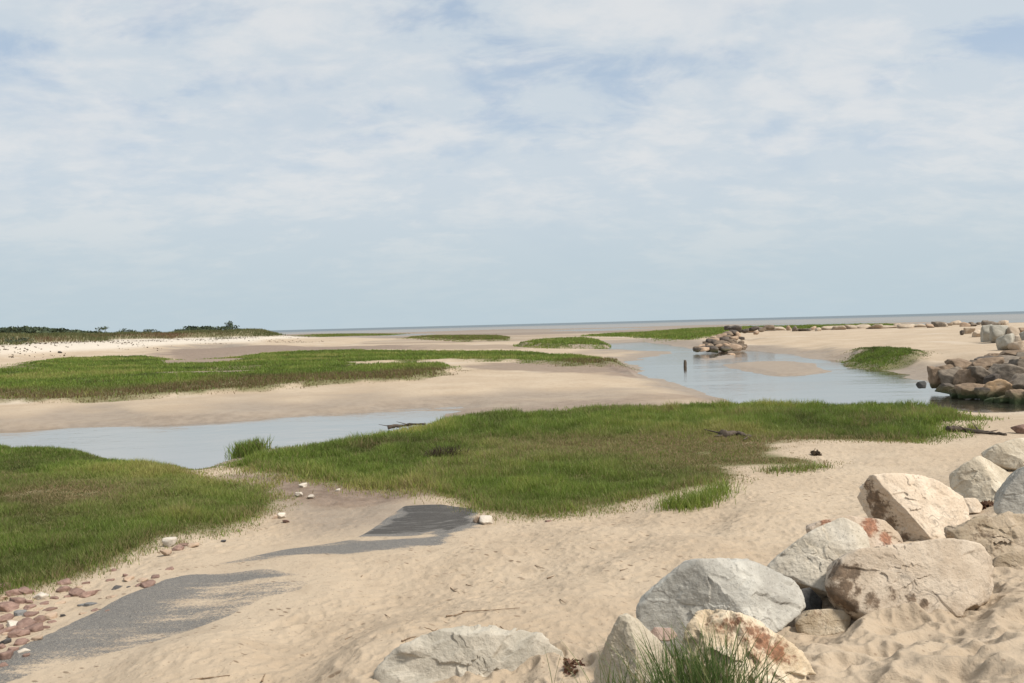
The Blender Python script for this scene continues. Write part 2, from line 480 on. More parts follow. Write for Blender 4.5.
def mat_road():
    nt = NT("worn_asphalt_under_sand")
    c, r, nrm, P = sand_layers(nt)
    a = nt.attr('asphalt')
    agg = nt.noise(P, 75, 3, .75)
    grit = nt.noise(P, 170, 2, .8)
    asp = nt.mix(nt.ramp(agg, .35, .65), (.058, .058, .059), (.150, .147, .141))
    asp = nt.mix(nt.ramp(grit, .56, .66), asp, (.42, .36, .28))
    asp = nt.mix(nt.math('MULTIPLY', nt.ramp(a, 1.5, 2.0), .95), asp, nt.mix(nt.ramp(nt.noise(nt.mapping(P, (2.5, 14, 1), (0, 0, .45)), 1.0, 5, .75), .50, .74), nt.mix(nt.ramp(agg, .3, .7), (.020, .020, .021), (.050, .049, .048)), (.16, .155, .145)))
    # wind-laid sand streaks lying on the asphalt
    st = nt.noise(nt.mapping(P, (.55, 2.6, 1), (0, 0, -.35)), 1.0, 5, .62)
    mo = nt.noise(P, 42, 4, .8)
    k = nt.math('ADD', nt.math('ADD', a, nt.math('MULTIPLY', nt.math('SUBTRACT', st, .53), 3.0)), nt.math('MULTIPLY', nt.math('SUBTRACT', mo, .5), 1.9))
    f = nt.math('MULTIPLY', nt.ramp(k, .38, .95), nt.ramp(a, .0, .15))
    cc = nt.mix(nt.math('MULTIPLY', f, .93), c, asp)
    return nt.surf(nt.princ(cc, nt.math('SUBTRACT', .95, nt.math('MULTIPLY', f, .12)), nt.bump(agg, .008, .7, nrm), .3))


def mat_water():
    nt = NT("tidal_water")
    P = nt.obj()
    geo = nt.n('ShaderNodeNewGeometry')
    ln = nt.n('ShaderNodeVectorMath', operation='LENGTH'); nt.put(ln.inputs[0], P)
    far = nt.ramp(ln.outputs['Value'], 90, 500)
    w1 = nt.noise(nt.mapping(P, (1.0, 1.6, 1), (0, 0, .3)), 2.4, 4, .6)
    w2 = nt.noise(nt.mapping(P, (1.0, 1.8, 1), (0, 0, -.4)), .45, 3, .6)
    w3 = nt.noise(nt.mapping(P, (.6, 1.6, 1)), .12, 3, .6)
    calm = nt.ramp(nt.noise(nt.mapping(P, (.05, .22, 1)), 1.0, 3), .38, .62)
    h = nt.math('ADD', nt.math('MULTIPLY', w1, nt.math('MULTIPLY_ADD', calm, .018, .004)), nt.math('MULTIPLY', w2, .03))
    h = nt.math('ADD', h, nt.math('MULTIPLY', nt.math('MULTIPLY', w3, far), 1.2))
    nrm = nt.bump(h, 1.0, .55)
    gl = nt.n('ShaderNodeBsdfGlossy'); nt.put(gl.inputs['Roughness'], .06); nt.put(gl.inputs['Normal'], nrm); nt.put(gl.inputs['Color'], (.89, .86, .825))
    tr = nt.n('ShaderNodeBsdfTransparent'); nt.put(tr.inputs['Color'], (.80, .80, .74))
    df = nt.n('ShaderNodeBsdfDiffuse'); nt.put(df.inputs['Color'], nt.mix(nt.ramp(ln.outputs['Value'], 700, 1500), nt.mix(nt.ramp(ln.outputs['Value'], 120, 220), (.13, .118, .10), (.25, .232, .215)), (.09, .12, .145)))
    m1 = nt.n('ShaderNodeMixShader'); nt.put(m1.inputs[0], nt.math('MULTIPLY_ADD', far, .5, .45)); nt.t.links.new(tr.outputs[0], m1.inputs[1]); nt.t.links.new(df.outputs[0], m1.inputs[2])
    fr = nt.n('ShaderNodeFresnel'); vfar = nt.ramp(ln.outputs['Value'], 150, 400); nt.put(fr.inputs['IOR'], 1.33); nt.put(fr.inputs['Normal'], nrm)
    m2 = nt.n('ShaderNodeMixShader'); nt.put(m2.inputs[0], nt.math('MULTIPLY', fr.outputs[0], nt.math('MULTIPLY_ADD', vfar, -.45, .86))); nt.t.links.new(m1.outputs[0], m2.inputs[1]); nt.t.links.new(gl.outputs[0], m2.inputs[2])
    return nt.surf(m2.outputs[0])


def mat_grass(name, stops, dead=(.30, .225, .12)):
    nt = NT(name)
    c = nt.cramp(nt.attr('tone'), stops)
    c = nt.mix(nt.attr('dead'), c, dead)
    bs = nt.princ(c, .55, None, .25)
    tl = nt.n('ShaderNodeBsdfTranslucent'); nt.put(tl.inputs[0], c)
    m = nt.n('ShaderNodeMixShader'); nt.put(m.inputs[0], .42); nt.t.links.new(bs, m.inputs[1]); nt.t.links.new(tl.outputs[0], m.inputs[2])
    return nt.surf(m.outputs[0])


_rockmats = {}


def mat_rock(key, a, b, stain=(.3, .14, .06), speck=.5, scale=1.0, stainamt=.25, algae=False):
    if key in _rockmats: return _rockmats[key]
    nt = NT("stone_" + key)
    P = nt.mapping(nt.obj(), (scale,) * 3)
    oi = nt.n('ShaderNodeObjectInfo').outputs['Random']
    n1 = nt.noise(P, 2.2, 6, .62, .6); n2 = nt.noise(P, 9, 5, .65); n3 = nt.noise(P, 70, 3, .8); n5 = nt.noise(P, 28, 4, .7)
    c = nt.mix(nt.ramp(n1, .36, .64), a, b)
    c = nt.mix(nt.math('MULTIPLY', nt.ramp(n5, .55, .72), .55), c, tuple(x * .5 for x in a))
    c = nt.mix(nt.math('MULTIPLY', nt.ramp(n2, .5, .75), .45), c, tuple(x * .68 for x in a))
    c = nt.mix(nt.math('MULTIPLY', nt.ramp(n2, .35, .15), .5), c, tuple(min(x * 1.25, .7) for x in b))
    c = nt.mix(nt.math('MULTIPLY', nt.ramp(n3, .58, .70), speck), c, (.10, .095, .09))
    c = nt.mix(nt.math('MULTIPLY', nt.ramp(n3, .40, .30), speck * .6), c, (.62, .58, .52))
    sm = nt.ramp(nt.noise(P, 1.1, 5, .65, 1.0), .55, .75)
    c = nt.mix(nt.math('MULTIPLY', sm, stainamt), c, stain)
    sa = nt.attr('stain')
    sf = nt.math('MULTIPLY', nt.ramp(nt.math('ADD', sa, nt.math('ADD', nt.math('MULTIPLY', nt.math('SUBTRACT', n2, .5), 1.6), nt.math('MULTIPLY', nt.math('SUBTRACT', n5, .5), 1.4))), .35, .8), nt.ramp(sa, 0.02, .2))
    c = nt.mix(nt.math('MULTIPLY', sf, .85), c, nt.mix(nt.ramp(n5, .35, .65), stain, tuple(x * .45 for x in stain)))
    # cracks
    ck = nt.vor(nt.mix(.35, P, nt.n('ShaderNodeTexNoise').outputs['Color']), 1.3, 'DISTANCE_TO_EDGE')
    crack = nt.math('MULTIPLY', nt.math('SUBTRACT', 1.0, nt.ramp(ck, .0, .016)), nt.ramp(n1, .45, .6))
    c = nt.mix(nt.math('MULTIPLY', crack, .55), c, (.12, .10, .085))
    if algae:
        geo = nt.n('ShaderNodeNewGeometry'); z = nt.n('ShaderNodeSeparateXYZ'); nt.put(z.inputs[0], geo.outputs['Position'])
        zz = nt.math('ADD', z.outputs[2], nt.math('MULTIPLY', nt.math('SUBTRACT', n2, .5), .35))
        c = nt.mix(nt.math('SUBTRACT', 1.0, nt.ramp(zz, .28, .46)), c, nt.mix(n5, (.07, .06, .03), (.11, .09, .05)))
        c = nt.mix(nt.math('SUBTRACT', 1.0, nt.ramp(zz, .12, .26)), c, nt.mix(n5, (.018, .026, .010), (.040, .055, .020)))
    hv = nt.n('ShaderNodeHueSaturation'); nt.put(hv.inputs['Color'], c); nt.put(hv.inputs['Value'], nt.math('MULTIPLY_ADD', oi, .3, .85))
    nrm = nt.bump(n2, .030 / scale, .5)
    nrm = nt.bump(n5, .008 / scale, .7, nrm)
    nrm = nt.bump(n3, .003 / scale, .7, nrm)
    nrm = nt.bump(crack, .02 / scale, -1.0, nrm) if False else nrm
    _rockmats[key] = nt.surf(nt.princ(hv.outputs[0], .88, nrm, .3))
    return _rockmats[key]


def mat_plain(name, a, b, scale=20, rough=.9, bumpd=.01):
    nt = NT(name); P = nt.obj()
    n = nt.noise(P, scale, 5, .65)
    return nt.surf(nt.princ(nt.mix(nt.ramp(n, .3, .7), a, b), rough, nt.bump(n, bumpd, .8), .25))


# ------------------------------------------------------------------ ground sheet
def build_ground():
    dense = np.radians(np.linspace(-38, 38, 1150))
    coarse_r = np.radians(np.linspace(38, 180, 120))[1:]
    coarse_l = np.radians(np.linspace(-180, -38, 120))[:-1]
    az = np.concatenate([coarse_l, dense, coarse_r])[:-1]
    rr = np.concatenate([np.linspace(.25, 3.0, 25), np.geomspace(3.05, 15, 520)[0:], np.geomspace(15.06, 120, 420), np.geomspace(121, 1000, 170), np.geomspace(1020, 15000, 40)])
    A, R = np.meshgrid(az, rr)
    X = (R * np.sin(A)).ravel(); Y = (R * np.cos(A)).ravel()
    Z = height(X, Y, True)
    na, nr = len(az), len(rr)
    d, isl = water_d(X, Y)
    r = R.ravel()
    n = fbm(X * .25, Y * .6, 71, 4)
    wetw = np.clip(.06 * r, 1.0, 7)
    # wet near the water, except on the high grassy and right-hand sand
    wet = 1 - sstep(.25, 1.0, d / wetw + n * .5)
    wet = np.maximum(wet, 1 - sstep(.03, .13, Z + n * .03))
    wet = np.maximum(wet, sstep(.3, -.3, isl) * .9)
    far = sstep(115, 190, r) * (Z < .5)
    wet = np.maximum(wet, far * np.maximum(sstep(-.3, .5, fbm(X * .004, Y * .03, 77, 4)), sstep(190, 240, r)))
    # damp band behind the middle grass
    wet = np.maximum(wet, .55 * sstep(5, 0, np.abs(Y - 32)) * sstep(.4, .1, Z) * sstep(-.5, .3, n) * (X > -8) * (X < 8))
    wet = np.maximum(wet, .85 * sstep(11, 4, sdf(W1, X, Y) + n * 5) * (Y > 19) * sstep(.34, .2, Z))
    wet = np.maximum(wet, .8 * sstep(.5, -.5, sdf(WET_C, X, Y) + n * .6))
    mud = np.zeros_like(X)
    for poly, w, amt in ((MUD_L, 6, .95), (MUD_C, 1.1, 1.0), (RED_L, 4, .6), (MUD_B, 3, .6), (PEAT, .6, .9), (SCARP, 2, .8), (POINT, .6, 1.0)):
        mud = np.maximum(mud, amt * sstep(w * .5, -w * .4, sdf(poly, X, Y) + fbm(X * .5, Y * .5, 81, 4) * w * .8))
    wet = np.maximum(wet, .75 * sstep(.5, -1.0, sdf(MUD_C, X, Y) + n * 1.2) )
    mud = np.maximum(mud, .75 * sstep(.1, .45, fbm(X * .012, Y * .05, 83, 4)) * sstep(90, 150, r) * (1 - sstep(600, 900, r)) * (Z < .45))
    mud = np.maximum(mud, far * .35 * sstep(250, 420, r))
    mud = np.maximum(mud, .07 * sstep(.95, 1.3, Z) * (r < 12) * (X > -1))
    soil = np.zeros_like(X)
    for poly, w in ((G_NEAR, .5), (G_MID, .5), (G_MARSH, 1.2), (G_BANK, 1), (G_BAND, 3), (G_LINE, 4), (G_FAR, 3), (G_FAR2, 3), (G_ISLE, .9)):
        soil = np.maximum(soil, sstep(w * .5, -w * .5, sdf(poly, X, Y) + fbm(X * .8, Y * .8, 91, 4) * np.minimum(.012 * r, 1.2) * 2.4))
    hl = holes(X, Y)
    soil = soil * sstep(-.6, .6, hl)
    mud = np.maximum(mud, .85 * sstep(.8, -.4, hl) * (X < -16))
    soil = np.maximum(soil, .8 * sstep(.3, -.2, sdf(PEAT, X, Y)))
    # thin places in the middle grass where sand shows
    thin = sstep(.15, .5, fbm(X * .5, Y * .5, 95, 4))
    soil = soil * (1 - .5 * thin * (r < 40))
    dune = dune_mask(X, Y)
    soil = np.maximum(soil, dune * .75)
    pale = sstep(80, 115, r) * sstep(1.0, 1.5, Z) * (X < 0) * (1 - dune)
    pale = np.maximum(pale, .35 * sstep(.25, .6, fbm(X * .2, Y * .2, 97, 3)))
    mask = np.stack([wet, mud, soil, pale], 1)
    idx = np.arange(na * nr).reshape(nr, na)
    a = idx[:-1]; b = idx[1:]
    quads = np.stack([a, np.roll(a, -1, 1), np.roll(b, -1, 1), b], -1).reshape(-1, 4)[:, ::-1]
    V = np.stack([X, Y, Z], 1)
    c0 = len(V)
    V = np.vstack([V, [[0, 0, float(height(0.01, 0.01)[0])]]]); mask = np.vstack([mask, [[0, 0, 0, 0]]])
    fan = np.stack([np.full(na, c0), np.roll(idx[0], -1), idx[0]], -1)
    sandm = mat_sand()
    o = mesh_obj("ground", V, [quads, fan], sandm, True, None, {"mask": mask})
    tag(o, "sandy tidal beach with wet flats and footprints", "ground", kind="structure")
    # road: old asphalt ramp, mostly under drifted sand
    droad = sdf(ROAD, X, Y)
    keepv = (droad < .3) & (r < 40)
    fk = keepv[quads].all(1)
    q = quads[fk]
    used, inv = np.unique(q, return_inverse=True)
    rv = V[used].copy(); rv[:, 2] += 0.005 - 0.03 * sstep(.02, .24, droad[used])
    rx, ry = rv[:, 0], rv[:, 1]
    edge = fbm(rx * 1.2, ry * 5, 101, 4) * .16
    d1 = sdf(ASPH1, rx, ry); d2 = sdf(ASPH2, rx, ry) + edge; d3 = sdf(ASPH3, rx, ry) + edge
    a1 = sstep(.02, -.06, d1 + edge * .3) * (.35 + .65 * sstep(0.0, -.35, d1))
    # the ramp's far side dips gently under the sand
    lp = wp([(0, 660), (165, 580)], .52); dirv = (lp[1] - lp[0]) / np.linalg.norm(lp[1] - lp[0])
    perp = (rx - lp[0][0]) * dirv[1] - (ry - lp[0][1]) * dirv[0]
    a1 = sstep(.02, -.03, d1 + edge * .3) * (1.45 - .5 * sstep(.1, .8, perp) - .60 * sstep(.6, 2.2, perp))
    a2 = sstep(.22, -.10, d2) * 1.3
    a3 = sstep(.30, -.28, d3) * 2.5
    asph = np.maximum(np.maximum(a1, a2), a3)
    ro = mesh_obj("road", rv, inv.reshape(-1, 4), mat_road(), True, {"asphalt": asph}, {"mask": mask[used]})
    tag(ro, "old dark asphalt ramp partly buried under drifted sand", "road", kind="structure")


def dune_mask(X, Y):
    out = np.zeros(X.shape)
    m = (np.hypot(X, Y) > 100) & (np.hypot(X, Y) < 420) & (X < 0) & (Y > 0)
    if m.any(): out[m] = _dune_mask(X[m], Y[m])
    return out


def _dune_mask(X, Y):
    r = np.hypot(X, Y)
    z = base_height(X, Y)
    px = X / np.maximum(Y, 1) * F + 512
    n = fbm(X * .05, Y * .05, 111, 4)
    return sstep(2.05, 2.5, z + n * .35 - sstep(120, 230, px) * -.35) * (r > 100) * (X < 0)


build_ground()

# water sheet
def build_water():
    az = np.radians(np.arange(0, 360, 3.0)); rr = np.array([12, 40, 150, 600, 3000, 16000.0])
    A, R = np.meshgrid(az, rr)
    V = np.stack([(R * np.sin(A)).ravel(), (R * np.cos(A)).ravel(), np.zeros(A.size)], 1)
    idx = np.arange(A.size).reshape(len(rr), len(az))
    a, b = idx[:-1], idx[1:]
    q = np.stack([a, np.roll(a, -1, 1), np.roll(b, -1, 1), b], -1).reshape(-1, 4)[:, ::-1]
    o = mesh_obj("water", V, q, mat_water(), True)
    tag(o, "shallow tidal creek, pool and grey blue bay water", "water", kind="structure")


build_water()


# ------------------------------------------------------------------ grass
def blades(P, h, w, lean, tone, dead, seed, segs=2, curl=.6):
    """P base points (n,3); arrays h, w, lean; returns verts, faces, attrs"""
    rs = np.random.RandomState(seed)
    n = len(P)
    az = rs.rand(n) * 6.283
    faz = rs.rand(n) * 6.283
    ld = np.stack([np.cos(az), np.sin(az), np.zeros(n)], 1)
    wd = np.stack([np.cos(faz), np.sin(faz), np.zeros(n)], 1)
    ts = np.linspace(0, 1, segs + 1)
    rows = []
    for t in ts:
        off = ld * (lean * h * (t * (1 - curl) + curl * t * t))[:, None]
        c = P + off + np.array([0, 0, 1])[None] * (h * t * (1 - .25 * lean * t))[:, None]
        if t < 1:
            ww = (w * .5 * (1 - .55 * t))[:, None] * wd
            rows += [c - ww, c + ww]
        else:
            rows += [c]
    k = len(rows)
    V = np.stack(rows, 1).reshape(-1, 3)
    b = (np.arange(n) * k)[:, None]
    quads = []
    for s in range(segs - 1):
        quads.append(b + np.array([2 * s, 2 * s + 1, 2 * s + 3, 2 * s + 2])[None])
    Q = np.concatenate(quads) if quads else np.zeros((0, 4), int)
    T = b + np.array([2 * (segs - 1), 2 * (segs - 1) + 1, 2 * segs])[None]
    rep = lambda a: np.repeat(a, k)
    return V, [Q, T], {"tone": rep(tone), "dead": rep(dead)}


def scatter(poly, n, falloff, seed, edge_amp=.012, edge_scale=.8, margin=.5, r0=10.0):
    rs = np.random.RandomState(seed)
    lo = poly.min(0) - margin; hi = poly.max(0) + margin
    P = []
    got = 0
    while got < n:
        q = lo + (hi - lo) * rs.rand(400000, 2)
        r = np.hypot(q[:, 0], q[:, 1])
        keep = rs.rand(len(q)) < np.minimum((r0 / r) ** falloff, 1)
        q = q[keep]; r = r[keep]
        d = sdf(poly, q[:, 0], q[:, 1], 8.0) + fbm(q[:, 0] * edge_scale, q[:, 1] * edge_scale, 91, 4) * np.minimum(edge_amp * r, 1.2) * 2.4
        wide = 1.7 if poly is G_MID or poly is G_NEAR else 1.0
        k = rs.rand(len(q)) < sstep((.022 * r + .08) * wide, (-.035 * r - .1) * wide, d)
        if poly is G_MARSH: k &= holes(q[:, 0], q[:, 1]) > rs.rand(len(q)) * .8 - .3
        P.append(np.column_stack([q[k], d[k]])); got += int(k.sum())
    P = np.concatenate(P)[:n]
    return P


GREEN = [(0.0, (.085, .095, .030)), (.22, (.125, .160, .036)), (.5, (.160, .225, .042)), (.75, (.215, .270, .054)), (1.0, (.34, .33, .095))]
mg_near = mat_grass("shore_grass", GREEN)
mg_marsh = mat_grass("marsh_grass", [(0.0, (.080, .110, .026)), (.3, (.125, .180, .032)), (.6, (.170, .235, .042)), (.8, (.210, .265, .052)), (1.0, (.29, .29, .085))], (.175, .118, .062))
mg_dune = mat_grass("dune_grass", [(0.0, (.07, .085, .03)), (.5, (.13, .14, .055)), (1.0, (.22, .20, .10))], (.19, .10, .06))


def grass(name, label, poly, n, falloff, hgt, wid, seed, mat, deadfn=None, tonefn=None, r0=10, lean=.5, edge_amp=.012, hfn=None, segs=2):
    P = scatter(poly, n, falloff, seed, edge_amp, r0=r0)
    x, y, d = P.T
    rs = np.random.RandomState(seed + 1)
    r = np.hypot(x, y)
    z = height(x, y)
    patch = fbm(x * .35, y * .35, 121, 4)
    fine = fbm(x * 1.7, y * 1.7, 125, 3)
    tone = np.clip(.52 + .65 * patch + .32 * fine + rs.randn(n) * .13, 0, 1)
    if tonefn is not None: tone = np.clip(tone + tonefn(x, y, r), 0, 1)
    dead = (rs.rand(n) < .07).astype(float) * .8
    if deadfn is not None: dead = np.clip(np.maximum(dead, deadfn(x, y, d, rs)), 0, 1)
    h = hgt * (.55 + .6 * rs.rand(n)) * np.clip(1 + .8 * fine + .4 * patch, .35, 1.8) * (.45 + .55 * sstep(0, -.02 * np.maximum(r, 12), d))
    if hfn is not None: h = h * hfn(x, y, d)
    w = wid * np.maximum(r / r0, .6) * (.7 + .6 * rs.rand(n))
    ln = lean * (.3 + 1.0 * rs.rand(n))
    V, Fc, at_ = blades(np.stack([x, y, z - .01], 1), h, w, ln, tone, dead, seed + 2, segs)
    o = mesh_obj(name, V, Fc, mat, True, at_)
    return tag(o, label, "grass", kind="stuff")


def blob(cx, cy, rad, z=.3):
    """soft patch centred where a photo pixel meets the ground"""
    x0, y0 = gp(cx, cy, z)
    return lambda x, y: np.exp(-(((x - x0) ** 2 + (y - y0) ** 2) / rad ** 2))


b1, b2, b3, b4 = blob(740, 462, 2.2), blob(700, 445, 2.6), blob(560, 445, 1.6), blob(800, 450, 1.6)
brn = lambda x, y: np.clip(b1(x, y) + b2(x, y) * .8 + b3(x, y) * .6 + b4(x, y) * .5, 0, 1)
olive = lambda x, y: sstep(.12, .42, fbm(x * .28, y * .45, 181, 4))
l1, l2 = blob(60, 490, 1.3), blob(110, 500, 1.5)
lbr = lambda x, y: np.clip(l1(x, y) * .8 + l2(x, y) * .7, 0, 1)
yel1, yel2, yel3 = blob(155, 478, 1.2), blob(520, 500, 1.6), blob(200, 520, 1.0)

grass("grass", "thick green shore grass in the left foreground beside the asphalt ramp", G_NEAR, 215000, 1.3, .150, .0078, 201, mg_near,
      deadfn=lambda x, y, d, rs: lbr(x, y) * .95 * (rs.rand(len(x)) < .7) + sstep(-.9, .1, d) * (rs.rand(len(x)) < .40) * .8 + olive(x, y) * (rs.rand(len(x)) < .40) * .7,
      tonefn=lambda x, y, r: .28 * yel1(x, y) + .22 * yel3(x, y) - .12 * lbr(x, y) - .05, hfn=lambda x, y, d: 1 - .45 * lbr(x, y))
grass("grass", "broad green grass bank across the middle between creek and sand", G_MID, 300000, 1.4, .215, .0082, 211, mg_near,
      deadfn=lambda x, y, d, rs: brn(x, y) * .95 * (rs.rand(len(x)) < .62) + sstep(-1.0, .1, d) * (rs.rand(len(x)) < .45) * .85 * (np.hypot(x, y) < 19) + olive(x, y) * (rs.rand(len(x)) < .40) * .7,
      tonefn=lambda x, y, r: .22 * yel2(x, y) - .10 * brn(x, y) + .05 * sstep(18, 26, r) * 0, hfn=lambda x, y, d: (1 - .62 * brn(x, y)) * (.75 + .55 * sstep(14, 24, np.hypot(x, y))))
fr_y = lambda x, y: np.hypot(x, y)
grass("marsh_grass", "wide bright green salt marsh with brown front edge on the left", G_MARSH, 190000, .9, .20, .012, 221, mg_marsh, r0=16,
      deadfn=lambda x, y, d, rs: (sstep(49, 42.5, fr_y(x, y) - 6 * fbm(x * .2, y * .2, 131, 3) - sstep(-14, 0, x) * 9) * (rs.rand(len(x)) < .85)) * .9, edge_amp=.008, tonefn=lambda x, y, r: .55 * fbm(x * .06, y * .28, 161, 4) - .04)
grass("marsh_grass", "narrow green turf bank beside the far creek bend", G_BANK, 16000, .0, .35, .014, 231, mg_marsh, r0=16, edge_amp=.006)
grass("marsh_grass", "bright green far marsh band left of the rock jetty", G_BAND, 40000, .0, .45, .014, 241, mg_marsh, r0=16, edge_amp=.006)
grass("marsh_grass", "thin farthest green marsh line behind the rock jetty and spit", G_LINE, 36000, .0, .6, .014, 251, mg_marsh, r0=16, edge_amp=.004)
grass("marsh_grass", "brownish far marsh island on the tidal flats in the centre", G_FAR, 26000, .0, .35, .014, 261, mg_marsh, r0=16, edge_amp=.006,
      deadfn=lambda x, y, d, rs: (rs.rand(len(x)) < .5) * .8)
grass("marsh_grass", "thin olive strip of marsh beyond the left sandbars", G_FAR2, 12000, .0, .4, .014, 271, mg_marsh, r0=16, edge_amp=.004, deadfn=lambda x, y, d, rs: (rs.rand(len(x)) < .3) * .8)
grass("marsh_grass", "dark green turf hummock on the creek's right bank", G_ISLE, 9000, .0, .17, .014, 281, mg_marsh, r0=18, edge_amp=.006,
      deadfn=lambda x, y, d, rs: (d > -.5) * (rs.rand(len(x)) < .35) * .6, tonefn=lambda x, y, r: -.35)

# ------------------------------------------------------------------ dune vegetation
def dune_points(n, seed, x0=-190, x1=-40, y0=95, y1=250):
    rs = np.random.RandomState(seed); out = []; got = 0
    while got < n:
        x = x0 + (x1 - x0) * rs.rand(60000); y = y0 + (y1 - y0) * rs.rand(60000)
        k = rs.rand(60000) < dune_mask(x, y)
        out.append(np.stack([x[k], y[k]], 1)); got += int(k.sum())
    return np.concatenate(out)[:n]


Pd = dune_points(120000, 301)
rs = np.random.RandomState(302)
x, y = Pd.T
z = height(x, y)
redp = sstep(-.25, .15, fbm(x * .09, y * .09, 141, 3)) * sstep(3.2, 2.6, z)
redp = redp * sstep(-62, -80, x)
V, Fc, at_ = blades(np.stack([x, y, z - .02], 1), .5 * (.5 + rs.rand(len(x))), .09 * (.6 + .8 * rs.rand(len(x))), .5 * rs.rand(len(x)),
                    np.clip(.5 + .5 * fbm(x * .1, y * .1, 145, 3) + .15 * rs.randn(len(x)), 0, 1), np.clip(redp + (rs.rand(len(x)) < .1) * .5, 0, 1) * (rs.rand(len(x)) < .85), 303)
tag(mesh_obj("dune_grass", V, Fc, mg_dune, True, at_), "olive and russet dune grass on the low dunes at far left", "grass", kind="stuff")

nt = NT("scrub_leaves")
c = nt.cramp(nt.attr('tone'), [(0, (.032, .045, .026)), (.5, (.058, .078, .042)), (1, (.095, .115, .065))])
mleaf = nt.surf(nt.princ(c, .7, None, .2))
mbark = mat_plain("grey_bark", (.09, .075, .06), (.16, .14, .12), 8)


def leaf_cloud(C, size, seed, tone):
    rs = np.random.RandomState(seed); n = len(C)
    a = rs.randn(n, 3); a /= np.linalg.norm(a, axis=1)[:, None]
    b = np.cross(a, rs.randn(n, 3)); b /= np.linalg.norm(b, axis=1)[:, None]
    s = (size * (.5 + rs.rand(n)))[:, None]
    V = np.stack([C - a * s, C + b * s * .6, C + a * s, C - b * s * .6], 1).reshape(-1, 3)
    Q = (np.arange(n) * 4)[:, None] + np.arange(4)[None]
    return V, Q, np.repeat(tone, 4)


# far wood: one mass behind the dunes
rs = np.random.RandomState(311)
n = 26000
u = rs.rand(n)
azp = -180 + u * 345
dist = 300 + rs.rand(n) * 90
dv = np.stack([(azp - 512) / F, np.ones(n)], 1)
xy = dv * dist[:, None]
top = 1.2 + (4.7 + 1.3 * fbm(xy[:, 0] * .06, xy[:, 1] * .02, 151, 3)) * (1 - .85 * sstep(20, 160, azp)) + .3
zz = 1.0 + (top - 1.0) * rs.rand(n) ** .6
C = np.column_stack([xy, zz])
tone = np.clip(.35 + .25 * rs.randn(n) + .4 * fbm(xy[:, 0] * .1, xy[:, 1] * .1, 153, 3), 0, 1)
V, Q, t4 = leaf_cloud(C, .75, 312, tone)
tag(mesh_obj("wood", V, Q, mleaf, False, {"tone": t4}), "long low dark green wood on the horizon at far left", "wood", kind="stuff")


def tube(pts, rad, sides=6):
    pts = np.asarray(pts, float); rad = np.broadcast_to(rad, (len(pts),))
    V = []; T = np.gradient(pts, axis=0)
    for p, t, r in zip(pts, T, rad):
        t = t / (np.linalg.norm(t) + 1e-9)
        a = np.cross(t, [0.13, .31, .94] if abs(t[2]) < .9 else [1, 0, 0]); a /= np.linalg.norm(a); b = np.cross(t, a)
        for k in range(sides):
            th = 6.2832 * k / sides
            V.append(p + r * (math.cos(th) * a + math.sin(th) * b))
    n = len(pts); Fq = []
    for i in range(n - 1):
        for k in range(sides):
            Fq.append((i * sides + k, i * sides + (k + 1) % sides, (i + 1) * sides + (k + 1) % sides, (i + 1) * sides + k))
    base = len(V); V.append(pts[0]); V.append(pts[-1]); Ft = []
    for k in range(sides):
        Ft.append((base, (k + 1) % sides, k)); Ft.append((base + 1, (n - 1) * sides + k, (n - 1) * sides + (k + 1) % sides))
    return np.array(V), [np.array(Fq), np.array(Ft)]


def join(parts):
    V = []; Q = []; T = []; o = 0
    for v, fs in parts:
        V.append(v)
        for f in fs:
            (Q if f.shape[1] == 4 else T).append(f + o)
        o += len(v)
    return np.concatenate(V), [np.concatenate(x) for x in (Q, T) if x]


def shrub(kind, label, cat, px, dist, w, h, seed, trunk=.25, group=None, n=500, lean=0.0):
    """bush or small tree: a crown of leaf clumps over a short branching trunk"""
    d = ray(px, 335); x, y = d[0] / d[1] * dist, dist
    z0 = float(height(x, y)[0])
    e = bpy.data.objects.new(kind, None); e.location = (x, y, z0); col.objects.link(e); tag(e, label, cat, group)
    rs = np.random.RandomState(seed)
    nc = 9
    cc = np.column_stack([(rs.rand(nc) - .5) * w * .75 + lean * h, (rs.rand(nc) - .5) * w * .7, h * (trunk + (1 - trunk) * (.25 + .6 * rs.rand(nc)))])
    which = rs.randint(0, nc, n)
    v = rs.randn(n, 3); v /= np.linalg.norm(v, axis=1)[:, None]
    C = cc[which] + v * (rs.rand(n) ** .4)[:, None] * np.array([w * .24, w * .24, h * (1 - trunk) * .26])
    C[:, 2] = np.maximum(C[:, 2], .05)
    tone = np.clip(.45 + .2 * rs.randn(n) + (rs.rand(nc)[which] - .5) * .5, 0, 1)
    V, Q, t4 = leaf_cloud(C, .026 * (w + h), seed + 1, tone)
    cr = mesh_obj("crown", V, Q, mleaf, False, {"tone": t4}); cr.parent = e
    parts = []
    for k in range(4):
        tip = cc[k] * np.array([1, 1, .95])
        pts = np.array([[0, 0, -.1], tip * np.array([.25, .25, .4]), tip * np.array([.65, .65, .75]), tip])
        parts.append(tube(pts, np.array([.06, .05, .035, .015]) * (h ** .5)))
    Vt, Ft = join(parts)
    tr = mesh_obj("trunk", Vt, Ft, mbark, True); tr.parent = e
    return e


